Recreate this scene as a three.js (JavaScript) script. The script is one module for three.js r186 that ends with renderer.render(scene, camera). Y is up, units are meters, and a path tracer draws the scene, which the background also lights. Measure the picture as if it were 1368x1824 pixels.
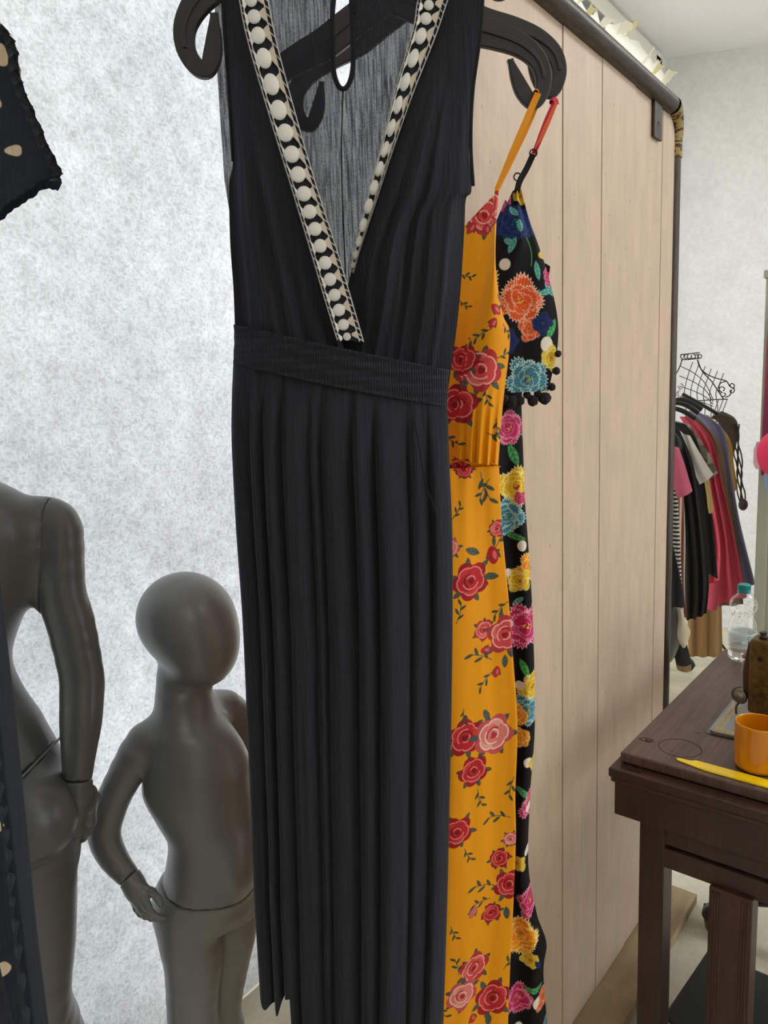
import * as THREE from 'three';
import { mergeGeometries } from 'three/addons/utils/BufferGeometryUtils.js';
import { RoundedBoxGeometry } from 'three/addons/geometries/RoundedBoxGeometry.js';
import { RectAreaLightUniformsLib } from 'three/addons/lights/RectAreaLightUniformsLib.js';

// ---------------------------------------------------------------- camera, sky, lights, exposure
const scene = new THREE.Scene();
const W = 1368, H = 1824, F = 1300, EYE = 1.5;
const R = (d) => d * Math.PI / 180;
const YAW = R(39.6), PITCH = R(8.2), ROLL = R(-2.0);
const camera = new THREE.PerspectiveCamera(2 * Math.atan(H / 2 / F) * 180 / Math.PI, W / H, 0.05, 200);
camera.position.set(0, EYE, 0);
camera.rotation.order = 'YXZ';
camera.rotation.set(-PITCH, YAW, ROLL);
camera.updateMatrixWorld(true);

scene.background = new THREE.Color().setRGB(3.0, 3.12, 3.25);      // bright overcast sky
RectAreaLightUniformsLib.init();
const renderer = new THREE.WebGLRenderer();
renderer.toneMapping = THREE.LinearToneMapping;
renderer.toneMappingExposure = 1.0;
renderer.shadowMap.enabled = true;
const LAMP_POWER = 5.0;

// ---------------------------------------------------------------- helpers
const V3 = (x, y, z) => new THREE.Vector3(x, y, z);
let seed = 7;
const rnd = () => { seed = (seed * 1664525 + 1013904223) >>> 0; return seed / 4294967296; };
const rr = (a, b) => a + (b - a) * rnd();
const lerp = (a, b, t) => a + (b - a) * t;
const clamp = (x, a = 0, b = 1) => Math.min(b, Math.max(a, x));
const smooth = (a, b, x) => { const t = clamp((x - a) / (b - a)); return t * t * (3 - 2 * t); };
const camQ = camera.quaternion.clone();
const ray = (px, py) => V3((px - W / 2) / F, -(py - H / 2) / F, -1).applyQuaternion(camQ);
const at = (px, py, depth) => ray(px, py).multiplyScalar(depth).add(camera.position);
const onY = (px, py, y) => { const d = ray(px, py); return d.multiplyScalar((y - EYE) / d.y).add(camera.position); };
const onX = (px, py, x) => { const d = ray(px, py); return d.multiplyScalar(x / d.x).add(camera.position); };

const used = {};
const numbered = (n) => { const k = used[n] = (used[n] ?? -1) + 1; return k ? n + '_' + String(k).padStart(3, '0') : n; };
function thing(name, label, category, pos = V3(0, 0, 0), turn = 0, group, kind) {
  const o = new THREE.Group(); o.name = numbered(name); scene.add(o);
  o.position.copy(pos); o.rotation.y = turn;
  o.userData = { label, category };
  if (group) o.userData.group = group;
  if (kind) o.userData.kind = kind;
  return o;
}
function part(name, geo, m, parent, label) {
  const o = new THREE.Mesh(geo, m); o.name = name; o.castShadow = o.receiveShadow = true; parent.add(o);
  if (label) o.userData.label = label;
  return o;
}
function solo(name, geo, m, label, category, group, kind) {
  const o = part(numbered(name), geo, m, scene);
  o.userData = { label, category };
  if (group) o.userData.group = group;
  if (kind) o.userData.kind = kind;
  return o;
}
function struct(name, geo, m, label) { const o = part(name, geo, m, scene); o.userData = { kind: 'structure', label, category: name.split('_')[0] }; return o; }
const clean = (g) => { g = g.index ? g.toNonIndexed() : g; for (const k of Object.keys(g.attributes)) if (!['position', 'normal', 'uv'].includes(k)) g.deleteAttribute(k); if (!g.attributes.uv) g.setAttribute('uv', new THREE.Float32BufferAttribute(new Float32Array(g.attributes.position.count * 2), 2)); return g; };
const merge = (list) => mergeGeometries(list.map(clean));
function box(x0, x1, y0, y1, z0, z1, bevel = 0) {       // uv in metres
  const w = Math.abs(x1 - x0), h = Math.abs(y1 - y0), d = Math.abs(z1 - z0);
  const g = bevel ? new RoundedBoxGeometry(w, h, d, 2, Math.min(bevel, w / 2.01, h / 2.01, d / 2.01)) : new THREE.BoxGeometry(w, h, d);
  g.translate((x0 + x1) / 2, (y0 + y1) / 2, (z0 + z1) / 2);
  return metricUV(g);
}
function metricUV(g) {
  g = g.index ? g.toNonIndexed() : g;
  const p = g.attributes.position, n = g.attributes.normal, uv = new Float32Array(p.count * 2);
  for (let i = 0; i < p.count; i++) {
    const ax = Math.abs(n.getX(i)), ay = Math.abs(n.getY(i)), az = Math.abs(n.getZ(i));
    const [u, v] = ax >= ay && ax >= az ? [p.getZ(i), p.getY(i)] : ay >= az ? [p.getX(i), p.getZ(i)] : [p.getX(i), p.getY(i)];
    uv[2 * i] = u; uv[2 * i + 1] = v;
  }
  g.setAttribute('uv', new THREE.BufferAttribute(uv, 2));
  return g;
}
const tube = (pts, r, seg = 24, rad = 8, closed = false) => new THREE.TubeGeometry(new THREE.CatmullRomCurve3(pts, closed), seg, r, rad, closed);
const rod = (a, b, r, rad = 10) => { const g = new THREE.CylinderGeometry(r, r, a.distanceTo(b), rad); g.applyQuaternion(new THREE.Quaternion().setFromUnitVectors(V3(0, 1, 0), b.clone().sub(a).normalize())); const c = a.clone().add(b).multiplyScalar(.5); return g.translate(c.x, c.y, c.z); };
const ball = (x, y, z, r, sx = 1, sy = 1, sz = 1, n = 14) => { const g = new THREE.SphereGeometry(r, n, Math.max(6, n * .7 | 0)); g.scale(sx, sy, sz); return g.translate(x, y, z); };
const lathe = (pts, n = 40) => new THREE.LatheGeometry(pts.map(([r, y]) => new THREE.Vector2(r, y)), n);

// a vertical plane turned to the camera: frame() gives its group pose, loc() where a pixel's sight line meets it, in metres
class Plane {
  constructor(px, py, depth, turn = 0) {
    this.o = at(px, py, depth); this.yaw = YAW + turn;
    this.X = V3(Math.cos(this.yaw), 0, -Math.sin(this.yaw)); this.Z = V3(Math.sin(this.yaw), 0, Math.cos(this.yaw));
    this.s = F / depth;
  }
  loc(px, py) {
    const d = ray(px, py), t = this.o.clone().sub(camera.position).dot(this.Z) / d.dot(this.Z);
    const q = d.multiplyScalar(t).add(camera.position).sub(this.o);
    return [q.dot(this.X), q.y];
  }
  p(px, py, z = 0) { const [x, y] = this.loc(px, py); return V3(x, y, z); }
  local(v) { const q = v.clone().sub(this.o); return V3(q.dot(this.X), q.y, q.dot(this.Z)); }
}
// smooth interpolation of a list of [x, y] by index
function along(list, t) {
  const n = list.length - 1, f = clamp(t) * n, i = Math.min(n - 1, Math.floor(f)), k = f - i;
  const g = (j) => list[Math.max(0, Math.min(n, j))];
  const out = [];
  for (let c = 0; c < list[0].length; c++) {
    const a = g(i - 1)[c], b = g(i)[c], d = g(i + 1)[c], e = g(i + 2)[c];
    const m1 = (d - a) / 2, m2 = (e - b) / 2, k2 = k * k, k3 = k2 * k;
    out.push((2 * k3 - 3 * k2 + 1) * b + (k3 - 2 * k2 + k) * m1 + (-2 * k3 + 3 * k2) * d + (k3 - k2) * m2);
  }
  return out;
}
const flat = (pl, list) => list.map(([x, y]) => pl.loc(x, y));
// cloth between two traced edges (local metres); z(u, v) is its relief. closed: a tube with a back side zb(u, v)
function cloth(L, Rt, { nu = 40, nv = 60, z = () => 0, zb = null, uv = (x, y) => [x, y], sag = 0, shift = null } = {}) {
  const pos = [], uvs = [], idx = [];
  const cols = zb ? 2 * nu : nu + 1;
  for (let j = 0; j <= nv; j++) {
    const v = j / nv, a = along(L, v), b = along(Rt, v);
    for (let i = 0; i < cols; i++) {
      const back = i > nu, u = back ? (2 * nu - i) / nu : i / nu;
      let x = lerp(a[0], b[0], u), y = lerp(a[1], b[1], u) - sag * 4 * u * (1 - u);
      if (shift) { const s = shift(u, v, back); x += s[0]; y += s[1]; }
      const zz = back ? zb(u, v) : z(u, v);
      pos.push(x, y, zz);
      const q = uv(x, y, back); uvs.push(q[0], q[1]);
    }
  }
  const wrap = zb ? cols : cols - 1;
  for (let j = 0; j < nv; j++) for (let i = 0; i < wrap; i++) {
    const i2 = (i + 1) % cols, a = j * cols + i, b = j * cols + i2, c = a + cols, d = b + cols;
    idx.push(a, c, b, b, c, d);
  }
  const g = new THREE.BufferGeometry();
  g.setAttribute('position', new THREE.Float32BufferAttribute(pos, 3));
  g.setAttribute('uv', new THREE.Float32BufferAttribute(uvs, 2));
  g.setIndex(idx); g.computeVertexNormals();
  return g;
}
function patch(points, z = 0, uv = (x, y) => [x, y], holes = []) {
  const s = new THREE.Shape(points.map(([x, y]) => new THREE.Vector2(x, y)));
  for (const h of holes) s.holes.push(new THREE.Path(h.map(([x, y]) => new THREE.Vector2(x, y))));
  const g = new THREE.ShapeGeometry(s), p = g.attributes.position, q = new Float32Array(p.count * 2);
  for (let i = 0; i < p.count; i++) { const [a, b] = uv(p.getX(i), p.getY(i)); q[2 * i] = a; q[2 * i + 1] = b; p.setZ(i, typeof z === 'function' ? z(p.getX(i), p.getY(i)) : z); }
  g.setAttribute('uv', new THREE.BufferAttribute(q, 2));
  return g;
}
function slab(points, depth, bevel = .001, z0 = 0) {      // extruded outline in x, y
  const s = new THREE.Shape(points.map(([x, y]) => new THREE.Vector2(x, y)));
  const g = new THREE.ExtrudeGeometry(s, { depth: depth - 2 * bevel, bevelEnabled: bevel > 0, bevelSize: bevel, bevelThickness: bevel, bevelOffset: -bevel, bevelSegments: 2, curveSegments: 8 });
  return g.translate(0, 0, z0 + bevel);
}
function ribbonOutline(line, n = 60) {                    // [x, y, full width] centre line to a closed outline
  const a = [], b = [];
  for (let i = 0; i <= n; i++) {
    const t = i / n, p = along(line, t), q = along(line, Math.min(1, t + .004)), o = along(line, Math.max(0, t - .004));
    const dx = q[0] - o[0], dy = q[1] - o[1], l = Math.hypot(dx, dy) || 1, w = p[2] / 2;
    a.push([p[0] - dy / l * w, p[1] + dx / l * w]); b.push([p[0] + dy / l * w, p[1] - dx / l * w]);
  }
  return [...a, ...b.reverse()];
}

// ---------------------------------------------------------------- noise and textures
const hash = (x, y, s) => { let h = Math.imul(x, 374761393) ^ Math.imul(y, 668265263) ^ Math.imul(s, 1274126177); h = Math.imul(h ^ (h >>> 13), 1274126177); return ((h ^ (h >>> 16)) >>> 0) / 4294967296; };
function vnoise(x, y, s = 0, wrap = 0) {
  const xi = Math.floor(x), yi = Math.floor(y); let fx = x - xi, fy = y - yi;
  fx = fx * fx * (3 - 2 * fx); fy = fy * fy * (3 - 2 * fy);
  const m = (v) => wrap ? ((v % wrap) + wrap) % wrap : v;
  const a = hash(m(xi), m(yi), s), b = hash(m(xi + 1), m(yi), s), c = hash(m(xi), m(yi + 1), s), d = hash(m(xi + 1), m(yi + 1), s);
  return a + (b - a) * fx + (c - a) * fy + (a - b - c + d) * fx * fy;
}
const fbm = (x, y, s, oct = 4) => { let a = 0, w = .5, t = 0; for (let i = 0; i < oct; i++) { a += w * vnoise(x, y, s + i); t += w; x *= 2.03; y *= 2.03; w *= .55; } return a / t; };
function dataTex(w, h, f, { srgb = true, repeat = null } = {}) {
  const d = new Uint8Array(w * h * 4);
  for (let y = 0; y < h; y++) for (let x = 0; x < w; x++) {
    const c = f(x / w, y / h, x, y), o = (y * w + x) * 4;
    if (typeof c === 'number') d[o] = d[o + 1] = d[o + 2] = clamp(c) * 255; else { d[o] = clamp(c[0]) * 255; d[o + 1] = clamp(c[1]) * 255; d[o + 2] = clamp(c[2]) * 255; }
    d[o + 3] = typeof c !== 'number' && c.length > 3 ? clamp(c[3]) * 255 : 255;
  }
  const t = new THREE.DataTexture(d, w, h); t.magFilter = THREE.LinearFilter; t.wrapS = t.wrapT = THREE.RepeatWrapping;
  if (srgb) t.colorSpace = THREE.SRGBColorSpace;
  if (repeat) t.repeat.set(1 / repeat[0], 1 / repeat[1]);
  t.needsUpdate = true; return t;
}
function canvasTex(w, h, draw) {
  const c = document.createElement('canvas'); c.width = w; c.height = h;
  const x = c.getContext('2d'); draw(x, w, h);
  const t = new THREE.CanvasTexture(c); t.colorSpace = THREE.SRGBColorSpace; t.magFilter = THREE.LinearFilter; return t;
}
const mat = (o) => new THREE.MeshPhysicalMaterial({ side: THREE.DoubleSide, roughness: .7, ...o });
// ---------------------------------------------------------------- the room
const CEIL = 3.5, WX = -1.62;
const plasterTex = dataTex(1024, 1024, (u, v, x, y) => { const n = fbm(x / 60, y / 60, 11), m = fbm(x / 9, y / 9, 17, 3), sp = vnoise(x / 5, y / 5, 19) > .965 ? -.05 : 0; const k = .9 + (n - .5) * .06 + (m - .5) * .05 + sp; return [k, k * 1.003, k * .995]; }, { repeat: [2.1, 2.1] });
const plasterBump = dataTex(512, 512, (u, v, x, y) => fbm(x / 16, y / 16, 3, 5), { srgb: false, repeat: [.9, .9] });
const M = {
  plaster: mat({ map: plasterTex, bumpMap: plasterBump, bumpScale: .006, roughness: .9 }),
  ceiling: mat({ color: '#f1f1ee', bumpMap: plasterBump, bumpScale: .004, roughness: .95 }),
  white: mat({ color: '#efede6', roughness: .55 }),
  floor: mat({ map: dataTex(1024, 1024, (u, v, x, y) => { const n = fbm(x / 80, y / 80, 31), m = fbm(x / 6, y / 6, 37, 3), d = vnoise(x / 4, y / 4, 39) > .985 ? -.22 : 0; const k = .8 + (n - .5) * .16 + (m - .5) * .07 + d; return [k, k * .965, k * .86]; }, { repeat: [1.7, 1.7] }), roughness: .6 }),
  concrete: mat({ color: '#b9b7b0', roughness: .95 }),
  glass: mat({ color: '#ffffff', transmission: 1, roughness: 0, thickness: 0, ior: 1.5 }),
  greyMetal: mat({ color: '#8d9090', roughness: .45, metalness: .5 }),
};
struct('floor', box(-1.85, 3.4, -.12, 0, -7.5, 2.7), M.floor, 'beige screed floor of the shop room');
struct('ceiling', box(-1.85, 3.4, CEIL, CEIL + .12, -7.5, 2.7), M.ceiling, 'white plaster ceiling above the shop room');
const Z0 = -4.75, ZA = 1.3, ZB = -4.62, YA = .1, YB = 3.45;
struct('wall_left', merge([box(-1.85, WX, 0, CEIL, 2.7, ZA), box(-1.85, WX, 0, YA, ZA, Z0 - .2), box(-1.85, WX, YB, CEIL, ZA, Z0 - .2), box(-1.85, WX, YA, YB, ZB, Z0 - .2)]), M.plaster, 'white wall around the big shop window');
{ const g = box(-.3, 6.0, 0, CEIL, -.15, 0); g.rotateY(Math.atan2(.436, .9)); g.translate(WX, 0, Z0); struct('wall_far', g, M.plaster, 'rough white plaster wall behind the clothes rack'); }
const RZ0 = -5.2, RZ1 = -.9, RY0 = .55, RY1 = 3.0;
struct('wall_right', merge([box(3.2, 3.4, 0, CEIL, 2.7, RZ1), box(3.2, 3.4, 0, CEIL, RZ0, -7.5), box(3.2, 3.4, 0, RY0, RZ1, RZ0), box(3.2, 3.4, RY1, CEIL, RZ1, RZ0)]), M.plaster, 'white wall with a wide window outside the picture');
struct('wall_back', box(-1.85, 3.4, 0, CEIL, 2.5, 2.7), M.plaster, 'white wall behind the viewer');
{ // pavements outside both windows
  struct('ground_street', box(-30, -1.85, -.2, -.1, -30, 30), M.concrete, 'pale pavement outside the shop window');
  struct('ground_yard', box(3.4, 30, -.2, -.1, -30, 30), M.concrete, 'pale yard outside the wide window');
}
{ // shop window: frame, channel rails and panes
  const w = thing('window_1', 'tall white framed shop window covered with paper and fleece', 'window', V3(0, 0, 0), 0, null, 'structure');
  part('frame_head', box(-1.72, -1.6, YB - .06, YB + .02, ZA, ZB, .004), M.white, w);
  part('channel', merge([box(-1.63, -1.6, YB - .085, YB - .07, ZA, ZB), box(-1.63, -1.6, YB - .12, YB - .105, ZA, ZB)]), M.greyMetal, w, 'grey metal curtain channel');
  part('frame_side', box(-1.72, -1.6, YA, YB, ZB, ZB + .09, .004), M.white, w);
  part('frame_side', box(-1.72, -1.6, YA, YB, ZA - .09, ZA, .004), M.white, w);
  part('frame_sill', box(-1.72, -1.58, YA - .03, YA + .03, ZA, ZB, .004), M.white, w);
  for (const z of [-.62, -2.5]) part('mullion', box(-1.71, -1.65, YA, YB, z - .03, z + .03, .004), M.white, w);
  for (const [a, b] of [[ZA - .09, -.59], [-.65, -2.47], [-2.53, ZB + .09]]) part('pane', box(-1.69, -1.684, YA, YB, a, b), M.glass, w);
  const w2 = thing('window_2', 'wide plain window in the wall outside the picture', 'window', V3(0, 0, 0), 0, null, 'structure');
  part('frame_head', box(3.25, 3.35, RY1 - .07, RY1, RZ1, RZ0), M.white, w2); part('frame_sill', box(3.2, 3.35, RY0, RY0 + .07, RZ1, RZ0), M.white, w2);
  for (const z of [RZ1 - .04, -3.05, RZ0 + .04]) part('mullion', box(3.25, 3.35, RY0, RY1, z - .04, z + .04), M.white, w2);
  part('pane', box(3.29, 3.296, RY0, RY1, RZ1, RZ0), M.glass, w2);
}
{ // ceiling lamps of the shop, above and behind the picture
  const glow = mat({ color: '#ffffff', emissive: '#fff3e2', emissiveIntensity: 1.6 });
  for (const [x, z, p] of [[1.1, -1.2, 1], [1.1, 1.0, 1], [.9, -3.9, 3.6]]) {
    const l = thing('ceiling_light', ['square white ceiling light above the sewing table', 'square white ceiling light behind the viewer', 'square white ceiling light before the clothes rack'][used.ceiling_light === undefined ? 0 : used.ceiling_light + 1], 'ceiling light', V3(x, CEIL, z));
    part('frame', merge([box(-.46, .46, -.05, 0, -.46, -.42), box(-.46, .46, -.05, 0, .42, .46), box(-.46, -.42, -.05, 0, -.42, .42), box(.42, .46, -.05, 0, -.42, .42)]), M.white, l);
    part('diffuser_panel', box(-.42, .42, -.03, -.01, -.42, .42), glow, l);
    const a = new THREE.RectAreaLight(p > 1 ? '#f1f6ff' : '#fff1df', LAMP_POWER * p, .82, .82); a.position.set(0, -.06, 0); a.rotation.x = -Math.PI / 2; l.add(a); a.name = 'lamp_light';
  }
}
// ---------------------------------------------------------------- fleece and papers on the shop window
const fleeceTex = dataTex(2048, 2048, (u, v, x, y) => {
  const wx = x + 5 * vnoise(x / 7, y / 7, 51), wy = y + 5 * vnoise(x / 7, y / 7, 52);
  const a = Math.abs(vnoise(wx / 5.2, wy / 5.2, 41) - .5) * 2, b = Math.abs(vnoise(wx / 2.6 + wy / 9, wy / 2.6, 43) - .5) * 2, c = fbm(x / 26, y / 30, 45, 3), d = fbm(x / 200, y / 240, 47, 3), e = vnoise(x / 1.4, y / 1.4, 48);
  const k = .715 + (1 - a) * .1 + (1 - b) * .07 + (c - .5) * .12 + (d - .5) * .16 + (e - .5) * .07;
  return [k * .985, k * 1.0, k * 1.005];
});
{
  const nu = 120, nv = 80, pos = [], uv = [], idx = [], z1 = .75, z2 = -2.25, top = 3.12;
  for (let j = 0; j <= nv; j++) for (let i = 0; i <= nu; i++) {
    const a = i / nu, b = j / nv, z = lerp(z1, z2, a), y = lerp(.004, top, b);
    const fold = .012 * (fbm(z * 2.2 + 5, y * .8, 61, 3) - .5) + .018 * Math.pow(1 - b, 6) * Math.sin(z * 5);
    const x = -1.455 - .12 * smooth(-1.05, -2.2, z) + fold + .05 * Math.pow(1 - b, 10);
    pos.push(x, y, z); uv.push((z1 - z) / 3.0, y / 3.2);
  }
  for (let j = 0; j < nv; j++) for (let i = 0; i < nu; i++) { const p = j * (nu + 1) + i; idx.push(p, p + 1, p + nu + 1, p + 1, p + nu + 2, p + nu + 1); }
  const g = new THREE.BufferGeometry(); g.setAttribute('position', new THREE.Float32BufferAttribute(pos, 3)); g.setAttribute('uv', new THREE.Float32BufferAttribute(uv, 2)); g.setIndex(idx); g.computeVertexNormals();
  const t = thing('fleece_sheet', 'translucent white fibre fleece hung over the shop window behind the mannequins', 'fleece sheet');
  part('sheet', g, mat({ map: fleeceTex, transmission: .55, roughness: 1, thickness: 0, specularIntensity: 0 }), t);
  part('batten', box(-1.6, -1.44, top - .01, top + .03, z1 + .02, z2 - .02, .004), M.white, t);
}
{
  const paper = mat({ color: '#fbf6e8', transmission: .5, roughness: 1, thickness: 0, specularIntensity: .2 });
  const tape = mat({ color: '#f0e2b0', transmission: .35, roughness: .8, thickness: 0 });
  const tops = [[-2.3, -2.97, 3.34], [-2.98, -3.66, 3.31], [-3.67, -4.52, 3.34]];
  tops.forEach(([a, b, y], k) => {
    const pts = [[-a, .02]];
    for (let i = 0; i <= 14; i++) pts.push([lerp(-a, -b, i / 14), y + rr(-.03, .03) - (i === 14 ? .05 : 0)]);
    pts.push([-b, .02]);
    const t = thing('window_paper', ['white covering paper with torn top beside the fleece', 'white covering paper with torn top in the middle of the window', 'white covering paper with torn top in the room corner'][k], 'paper', V3(0, 0, 0), 0, 'papers taped over the shop window');
    const g = patch(pts, (x, yy) => .02 * k + .004 * Math.sin(yy * 30 + x * 20)); g.rotateY(Math.PI / 2); g.translate(-1.585, 0, 0);
    part('sheet', g, paper, t);
    // curled flaps and tape ends along the torn edge
    for (let i = 0; i < 5; i++) {
      const z = lerp(a, b, (i + .5) / 5 + rr(-.08, .08)), w = rr(.05, .1), h = rr(.035, .07);
      const f = cloth([[-w / 2, h / 2], [-w / 2 + .01, -h / 2]], [[w / 2, h / 2 - .02], [w / 2 - .02, -h / 2 + .01]], { nu: 8, nv: 6, z: (u, v) => .05 * (1 - v) * (1 - v) + .02 * Math.sin(u * 3 + i) });
      f.rotateZ(rr(-.25, .25)); f.rotateY(Math.PI / 2); f.translate(-1.565 + .02 * k, y + rr(-.07, -.02), z);
      part(i % 2 ? 'tape_strip' : 'torn_flap', f, i % 2 ? tape : paper, t);
    }
  });
}
// ---------------------------------------------------------------- plank partition with pipe frame
const BX = -.67, BTOP = 2.215;
const plankMats = [0, 1, 2].map((s) => mat({
  map: dataTex(512, 2048, (u, v, x, y) => {
    const st = fbm(x / 7, y / 260, 71 + s * 7, 3), cl = fbm(x / 60, y / 160, 73 + s * 7, 3), fine = vnoise(x / 2, y / 40, 79 + s);
    const gx = Math.floor(x / 42), gy = Math.floor(y / 85), h = hash(gx, gy, 90 + s), dx = x - gx * 42 - 8 - 26 * hash(gx, gy, 91), dy = y - gy * 85 - 14 - 50 * hash(gx, gy, 92);
    let k = 1 + (st - .5) * .06 + (cl - .5) * .09 + (fine - .5) * .02;
    const knot = h > .93 ? Math.exp(-(dx * dx / (1.4 + 5 * hash(gx, gy, 93)) + dy * dy / (6 + 40 * hash(gx, gy, 94)))) : 0;
    const c = [.8 * k, .708 * k, .617 * k];
    return [lerp(c[0], .42, knot * .8), lerp(c[1], .3, knot * .8), lerp(c[2], .22, knot * .8)];
  }, { repeat: [.25, 1.1] }), bumpMap: plasterBump, bumpScale: .0012, roughness: .5 }));
const rustTex = dataTex(512, 512, (u, v, x, y) => { const n = fbm(x / 40, y / 40, 101), m = fbm(x / 5, y / 14, 103, 3); const k = .27 + (n - .5) * .14 + (m - .5) * .1; return [k * 1.08, k * .97, k * .86]; }, { repeat: [.3, .3] });
const elbowTex = dataTex(256, 256, (u, v, x, y) => { const n = fbm(x / 22, y / 22, 111, 4), m = fbm(x / 5, y / 5, 113, 3); return n + (m - .5) * .3 > .52 ? [.55 + m * .1, .45 + m * .1, .3] : [.26, .19, .13]; });
{
  const t = thing('plank_partition', 'pale pink-beige painted plank partition edged by a dark steel pipe', 'partition', V3(BX, 0, -1.5));
  const zs = [-1.0, -1.197, -1.395, -1.58, -1.77, -1.955, -2.045], gaps = [.001, .0012, .0026, .0012, .0005, .0008];
  for (let i = 0; i < 6; i++) part('plank', box(-.022 - .0012 * (i % 2), -.0012 * ((i * 2) % 3), .032, BTOP + .006 * Math.sin(i * 2.3), zs[i] + 1.5 - gaps[i], zs[i + 1] + 1.5, .0016), plankMats[i % 3], t);
  part('backing_board', box(-.034, -.0225, .04, BTOP - .02, .5, -.54), mat({ color: '#7a3f28', roughness: .9 }), t, 'red-brown backing seen in the plank joints');
  const pipe = mat({ map: rustTex, roughness: .42, metalness: .55 });
  const yp = BTOP + .012, zp = -2.062 + 1.5;
  part('top_pipe', rod(V3(.004, yp, .5), V3(.004, yp, zp + .07), .0215, 20), pipe, t);
  const bend = []; for (let i = 0; i <= 8; i++) { const a = i / 8 * Math.PI / 2; bend.push(V3(.004 - .014 * i / 8, yp - .06 + .06 * Math.cos(a), zp + .06 - .06 * Math.sin(a))); }
  part('elbow_joint', merge([tube(bend, .0222, 24, 20), rod(V3(-.01, yp - .06, zp), V3(-.01, yp - .11, zp), .0216, 20)]), mat({ map: elbowTex, roughness: .5, metalness: .5 }), t, 'worn pipe elbow with flaking brass paint');
  part('upright_pipe', rod(V3(-.01, yp - .1, zp), V3(-.01, .03, zp), .019, 20), pipe, t);
  part('upright_pipe', rod(V3(-.056, yp, .44), V3(-.056, .036, .44), .019, 20), pipe, t); part('upright_pipe', rod(V3(.004, yp, .44), V3(-.056, yp, .44), .019, 20), pipe, t);
  part('foot_plate', box(-.034, .014, .0305, .034, zp - .024, zp + .024), pipe, t); part('foot_plate', box(-.11, -.005, .0305, .036, .39, .49), pipe, t);
  const br = merge([box(.0005, .0065, BTOP - .092, BTOP + .02, -.4 - .026, -.4 + .026, .001)]);
  const bracket = part('bracket', br, pipe, t, 'flat steel bracket welded to the pipe');
  part('slot', box(.0066, .0072, BTOP - .062, BTOP - .052, -.403, -.398), mat({ color: '#181410' }), bracket);
}
{
  const plyTex = dataTex(512, 512, (u, v, x, y) => { const n = fbm(x / 14, y / 120, 121, 4), m = fbm(x / 90, y / 90, 125); const k = .66 + (n - .5) * .12 + (m - .5) * .14; return [k * 1.02, k * .9, k * .7]; }, { repeat: [.8, .8] });
  solo('plywood_sheet', box(-.8, -.578, .002, .03, -.95, -2.1, .001), mat({ map: plyTex, roughness: .7 }), 'bare plywood sheet on the floor under the plank partition', 'plywood');
}
// ---------------------------------------------------------------- hangers and rail
const plastic = mat({ color: '#191a1c', roughness: .38, bumpMap: dataTex(128, 128, (u, v, x, y) => vnoise(x / 2, y / 2, 5), { srgb: false, repeat: [.02, .02] }), bumpScale: .0002 });
const chrome = mat({ color: '#b8b8b8', metalness: 1, roughness: .25 });
const armLine = [[0, 0, .042], [.05, -.026, .042], [.09, -.048, .042], [.13, -.063, .037], [.162, -.079, .031], [.183, -.1, .026], [.189, -.124, .022], [.182, -.145, .019], [.171, -.15, .018], [.161, -.136, .021], [.154, -.118, .017], [.149, -.1, .009], [.148, -.095, .009]];
function hanger(label, hub, turn, tilt, rail, size = 1) {
  const t = thing('clothes_hanger', label, 'hanger', hub, turn, 'black plastic hangers on the rail');
  const tilted = new THREE.Group(); tilted.rotation.z = tilt; tilted.updateMatrix();
  const line = armLine.map((p) => p.map((v, i) => v * (i < 2 ? size : 1))), o = ribbonOutline(line, 80), m = o.map(([x, y]) => [-x, y]).reverse();
  const rib = line.slice(0, 7).map(([x, y, w]) => [x, y, .005]), ro = ribbonOutline(rib, 40);
  const body = merge([slab(o, .009, .0018, -.0045), slab(m, .009, .0018, -.0045), slab(ro, .0125, .001, -.00625), slab(ro.map(([x, y]) => [-x, y]).reverse(), .0125, .001, -.00625), ball(0, .006, 0, .017, 1, 1, .5)]);
  body.applyMatrix4(tilted.matrix); part('body', body, plastic, t);
  const tip = V3(0, .012, 0).applyMatrix4(tilted.matrix), ry = rail - hub.y;
  part('hook', tube([tip, V3(tip.x * .5, ry * .45, 0), V3(.004, ry - .045, 0), V3(.026, ry - .02, 0), V3(.02, ry + .014, 0), V3(0, ry + .02, 0), V3(-.018, ry + .008, 0)], .0021, 40, 8), chrome, t);
  return t;
}
const P1 = new Plane(612, 600, .88);           // black dress
const P2 = new Plane(745, 600, 1.06);          // yellow dress
const P3 = new Plane(760, 600, 1.155);          // dark floral set
const P0 = new Plane(-60, 600, .72);           // dotted dress
const world = (pl, v) => pl.o.clone().addScaledVector(pl.X, v.x).addScaledVector(pl.Z, v.z).add(V3(0, v.y, 0));
const hubs = [world(P0, P0.p(-420, -150)), world(P1, P1.p(568, -198)), world(P2, P2.p(692, -8)), world(P3, P3.p(742, -8))];
const RAIL = Math.max(...hubs.map((h) => h.y)) + .13;
{
  const a = V3(hubs[0].x, RAIL, hubs[0].z), b = V3(hubs[3].x, RAIL, hubs[3].z), d = b.clone().sub(a).normalize();
  const t = thing('hanging_rail', 'steel rail above the picture that carries the dresses', 'rail', V3(a.x, RAIL, a.z));
  const p = a.clone().addScaledVector(d, -.5).sub(t.position), q = b.clone().addScaledVector(d, .25).sub(t.position);
  part('rail', rod(p, q, .012, 16), chrome, t);
  for (const e of [p, q]) part('drop_rod', rod(e, V3(e.x, CEIL - RAIL, e.z), .006), chrome, t);
}
hanger('black plastic hanger hooked at its end, holding the dotted dress', hubs[0], YAW, R(3), RAIL);
hanger('black plastic hanger whose curled end sticks out of the black dress', hubs[1], YAW, R(12), RAIL);
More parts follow.
